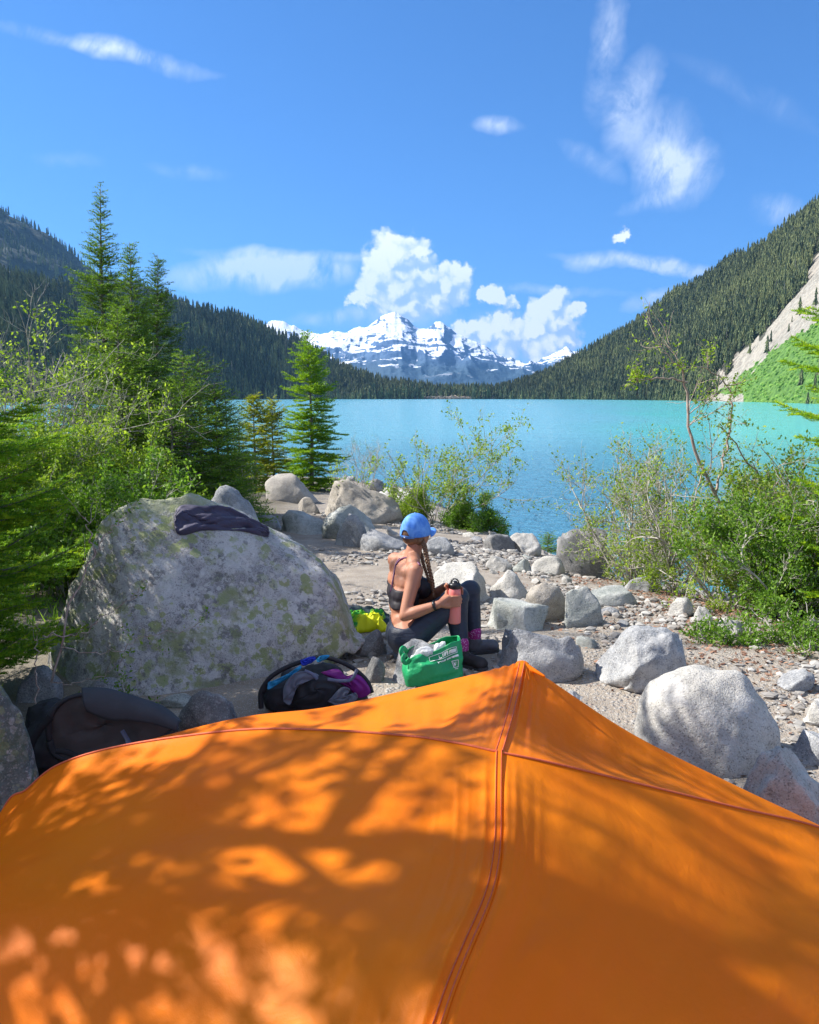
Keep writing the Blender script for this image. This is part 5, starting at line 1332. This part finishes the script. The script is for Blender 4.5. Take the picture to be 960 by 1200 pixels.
for i in range(nu):
    for j in range(nv):
        t = j/(nv-1); px_, py_ = T_[i, 0]*(1-t)+B_[i, 0]*t, T_[i, 1]*(1-t)+B_[i, 1]*t
        h = bvb.ray_cast(Vector(CAM), Vector(ray(px_, py_)))
        if h[0] is None or (h[0]-Vector(CAM)).length > 5.9:
            k = bvb.find_nearest(Vector(P(px_, py_, 4.9))); p = np.array(k[0]); n = np.array(k[1])
        else: p = np.array(h[0]); n = np.array(h[1])
        fold = .016+.009*math.sin(t*11+i*.06+math.sin(i*.07)*3)+.014*noise3(np.array([[i*.06+t*2, t*6.+i*.03, 0]]), 3)[0]+.006*noise3(np.array([[i*.15, t*12.+i*.09, 0]]), 5)[0]
        e = min(1, min(i, nu-1-i)/5, min(j, nv-1-j)/2.5); V[i, j] = p+n*(fold*e+.003)
mb = MB(); mb.add(V.reshape(-1, 3), grid_faces(nu, nv)); o = mb.build('shirt', M['shirt'], origin=V[nu//2, nv//2]); s = o.modifiers.new('t', 'SOLIDIFY'); s.thickness = .004
tag(o, 'dark indigo shirt draped over the top of the huge boulder', 'shirt')
def crumple(name, poly_c, rx, ry, mat, label, cat, seed, hgt=.05, rotz=0, tintf=None, base=.02, bv=None, n=70):
    r = rs(seed); x = np.linspace(-1, 1, n); X, Y = np.meshgrid(x, x, indexing='ij'); rr_ = np.maximum(np.abs(X), np.abs(Y)); q = np.stack([X.ravel(), Y.ravel(), X.ravel()*0], 1)
    wob = 1+fbm(q*1.3, 3, seed)*.22; ca_, sa_ = math.cos(rotz), math.sin(rotz); x_ = q[:, 0]*rx*wob+fbm(q*3, 2, seed+2)*rx*.1; y_ = q[:, 1]*ry*(1+fbm(q*1.5+5, 3, seed)*.22)
    wx_ = poly_c[0]+x_*ca_-y_*sa_; wy_ = poly_c[1]+x_*sa_+y_*ca_
    z = np.zeros(len(wx_))
    for i in range(len(z)):
        h = bv.ray_cast(Vector((wx_[i], wy_[i], 2.4)), Vector((0, 0, -1))); z[i] = h[0][2] if h[0] else G0(wx_[i], wy_[i])
    zz_ = z.reshape(n, n)
    for _ in range(10): zz_[1:-1, 1:-1] = np.maximum(zz_[1:-1, 1:-1], (zz_[:-2, 1:-1]+zz_[2:, 1:-1]+zz_[1:-1, :-2]+zz_[1:-1, 2:])/4)
    fo = (ridged(q*2.6+seed, 3, seed+1)*.5+.25)*hgt; ed = np.clip((1.0-rr_.ravel())*5, 0, 1)**.6
    v = np.stack([wx_, wy_, zz_.ravel()+base*ed+np.clip(fo, 0, 1)*ed+.004], 1); mb = MB(); mb.add(v, grid_faces(n, n), tint=None if tintf is None else tintf(X.ravel(), Y.ravel()))
    o = mb.build(name, mat, origin=(poly_c[0], poly_c[1], float(z.mean()))); s = o.modifiers.new('t', 'SOLIDIFY'); s.thickness = .003; return tag(o, label, cat)
bvg = all_bvh(SURF[1:60]+[ground_patch(-2.5, 1, 3, 6.5)])
m = newmat('dark teal towel'); c = gcoord(); surf(gmix(gnoise(c, 9, 3), (.008,.022,.028), (.02,.045,.055)), .85); M['towel'] = m
c1 = hit(424, 730); crumple('towel', (c1[0]-.01, c1[1]+.12), .19, .23, M['towel'], 'dark teal towel spread under the green and yellow shirt', 'towel', 51, .045, .3, bv=bvg)
m = newmat('green and yellow print'); t = gattr(); c = gcoord(); n = gnoise(c, 16, 3, .6, 1.0)
col = gmix(gstep(n, .48, .52), (.02,.33,.03), (.24,.62,.01)); col = gmix(gstep(gnoise(gvec('ADD', c, (3, 3, 3)), 22, 2), .58, .62), col, (.0,.10,.06)); col = gmix(gstep(t+n*.5, .92, 1.0), col, (.80,.82,.0)); surf(col, .6, trans=.15); M['print'] = m
c1 = hit(421, 738); bvg2 = bvg
crumple('sports_shirt', (c1[0], c1[1]+.06), .175, .16, M['print'], 'bright green and yellow shirt crumpled on the dark towel', 'shirt', 52, .07, .2, tintf=lambda x, y: .5+.45*x-.35*y, base=.045, bv=bvg)

# ================================================================ backpacks
def blob(parts, vox, it, wr=0, sc=12, seed=1):
    v, f, no = remesh(parts, vox, it)
    if wr: v = v+no*((ridged(v*sc, 3, seed)-1.0)*wr)[:, None]
    return v, f
M['nyl_black'] = plain('black pack fabric', (.014,.015,.020), .7, scale=12, bump=.3); M['nyl_char'] = plain('charcoal pack fabric', (.04,.043,.052), .75, scale=12, bump=.3); M['pad'] = plain('grey brown back padding', (.085,.078,.078), .85, scale=14, bump=.4)
M['nyl_grey'] = plain('slate grey pack fabric', (.13,.145,.19), .7, scale=12, bump=.3); M['purple'] = plain('magenta fabric', (.20,.008,.20), .6, scale=10, bump=.3); M['blue'] = plain('royal blue fabric', (.012,.04,.50), .6); M['lblue'] = plain('sky blue fabric', (.015,.26,.50), .6); M['web'] = plain('webbing strap', (.12,.14,.22), .7)
o0 = PY(110, 910, 3.30); o0[2] = G0(o0[0], o0[1]); BP = empty('backpack', o0, 'open black hiking backpack lying beside the mossy dark boulder', 'backpack')
def pd(px, py, d=3.45): return P(px, py, d)
parts = []
for a, ra, b, rb_ in ((pd(58,885,3.5),.13,pd(60,850,3.6),.13), (pd(60,870,3.55),.15,pd(150,878,3.6),.13), (pd(150,878,3.6),.12,pd(205,880,3.65),.08)): parts += capsule(a, ra, b, rb_)
v, f = blob(parts, .009, 8, .014, 9, 3); v[:, 2] = np.maximum(v[:, 2], 1.27); mb = MB(); mb.add(v, f); mb.build('pack_body', M['nyl_black'], BP)
# back panel: dished oval facing the camera, with a rolled rim
rim = [(58,868),(57,845),(68,826),(90,815),(118,815),(150,823),(185,836),(207,850),(180,872),(130,893),(90,893),(66,885)]
RM = cr([P(x, y, 3.36+.0006*(y-815)-.0*x) for x, y in rim+rim[:1]], 90)
v, f = tube(RM, .013+.004*np.sin(np.linspace(0, 20, 90)), 8); mb = MB(); mb.add(v, f); mb.build('rim', M['nyl_char'], BP)
cen = RM.mean(0)+np.array([0, .01, -.01]); nr = 14; V = np.array([[RM[i]*(1-t)+cen*t+np.array([0, .035*math.sin(t*1.57), 0])-ray(100,850)*(.02+.008*math.sin(t*9+i*.2))*min(1, t*4) for t in np.linspace(0, 1, nr)] for i in range(90)])
mb = MB(); mb.add(V.reshape(-1, 3), grid_faces(90, nr)); mb.build('back_panel', M['pad'], BP)
flap = [(96,812),(125,812),(158,822),(190,834),(210,851)]; F1 = cr([P(x, y-2, 3.345) for x, y in flap], 40); F2 = cr([P(x, y, 3.30) for x, y in [(104,832),(130,842),(155,843),(180,846),(210,854)]], 40)
V = np.array([[F1[i]*(1-t)+F2[i]*t+np.array([0,-.02,.015])*math.sin(t*3.14) for t in np.linspace(0, 1, 10)] for i in range(40)]); mb = MB(); mb.add(V.reshape(-1, 3), grid_faces(40, 10)); o = mb.build('hip_belt', M['nyl_char'], BP); s = o.modifiers.new('t', 'SOLIDIFY'); s.thickness = .018
for path, rd in (([(66,880),(80,882),(95,889),(112,894)], .008), ([(143,856),(150,868),(156,880)], .006), ([(60,840),(46,855),(34,880),(40,905)], .011), ([(30,900),(40,915),(34,928),(26,920)], .005)):
    q = cr([P(x, y, 3.33) for x, y in path], 24); ribbon(q, unit(-ray(90, 860)), rd*3, 'strap', M['nyl_black'] if rd > .006 else M['web'], BP, th=.003)
q = P(146, 866, 3.30); mb = MB(); V = np.array([P(144,857,3.31), P(151,870,3.31), P(156,872,3.31), P(148,872,3.30)]); mb.add(np.vstack([V, V+[0,.006,0]]), [[0,1,2,3],[4,7,6,5],[0,4,5,1],[1,5,6,2],[2,6,7,3],[3,7,4,0]]); mb.build('care_tag', M['nyl_grey'], BP, smooth=False)
# second backpack
o1 = PY(365, 830, 3.95); o1[2] = G0(o1[0], o1[1]); B2 = empty('backpack', o1, 'dark backpack with magenta, blue and grey panels leaning on the huge boulder', 'backpack')
def p2(px, py, d=4.0): return P(px, py, d)
parts = capsule(p2(330,815,4.1), .10, p2(395,815,4.1), .10)+capsule(p2(345,800,4.15), .09, p2(385,795,4.15), .09)+capsule(p2(400,810,4.1), .08, p2(418,820,4.05), .06)
v, f = blob(parts, .008, 8, .010, 10, 7); mb = MB(); mb.add(v, f); mb.build('pack_body', M['nyl_black'], B2)
def patch(outer, d0, name, mat, bulge=.03, n=40, m_=14, th=.004):
    O = cr([P(x, y, d0) for x, y in outer+outer[:1]], n); c = O.mean(0); V = np.array([[O[i]*(1-t)+c*t-ray(365,800)*(bulge*math.sin(t*1.57))+ray(365, 800)*.006*math.sin(t*11+i*.5) for t in np.linspace(0, 1, m_)] for i in range(n)])
    mb = MB(); mb.add(V.reshape(-1, 3), grid_faces(n, m_)); o = mb.build(name, mat, B2); s = o.modifiers.new('t', 'SOLIDIFY'); s.thickness = th; s.offset = 0; return o
patch([(338,826),(345,806),(358,793),(375,791),(392,797),(400,806),(392,822),(370,832)], 3.97, 'front_pocket', M['nyl_black'], .05)
patch([(332,822),(333,805),(344,790),(360,787),(374,792),(358,797),(345,810),(340,826)], 3.93, 'side_panel', M['nyl_grey'], .012)
patch([(376,788),(395,784),(405,792),(418,790),(428,798),(434,812),(420,818),(408,806),(392,797)], 4.0, 'lining', M['purple'], .03)
patch([(384,822),(400,806),(410,808),(404,818),(416,812),(418,820),(400,828)], 3.94, 'side_panel', M['nyl_grey'], .01)
patch([(314,800),(325,796),(343,787),(352,780),(352,784),(338,794),(322,804),(314,808)], 3.98, 'trim', M['lblue'], .006)
patch([(352,774),(364,770),(370,771),(366,776),(355,780)], 3.99, 'trim', M['blue'], .006)
patch([(371,773),(376,769),(386,768),(382,772),(373,776)], 3.98, 'trim', M['lblue'], .004)
for path, rd, mt in (([(308,812),(314,797),(330,785),(352,776),(374,770),(395,774),(415,784),(430,798),(436,812)], .012, 'nyl_black'), ([(306,830),(306,812),(312,800)], .014, 'nyl_black')):
    q = cr([P(x, y, 4.02) for x, y in path], 40); v, f = tube(q, rd, 8); mb = MB(); mb.add(v, f); mb.build('frame_edge', M[mt], B2)
for path in ([(384,796),(400,798),(412,796),(419,784)], [(357,786),(366,790),(372,796)]):
    q = cr([P(x, y, 3.92) for x, y in path], 24); ribbon(q, unit(-ray(390, 790)), .016, 'strap', M['web'], B2, th=.002)
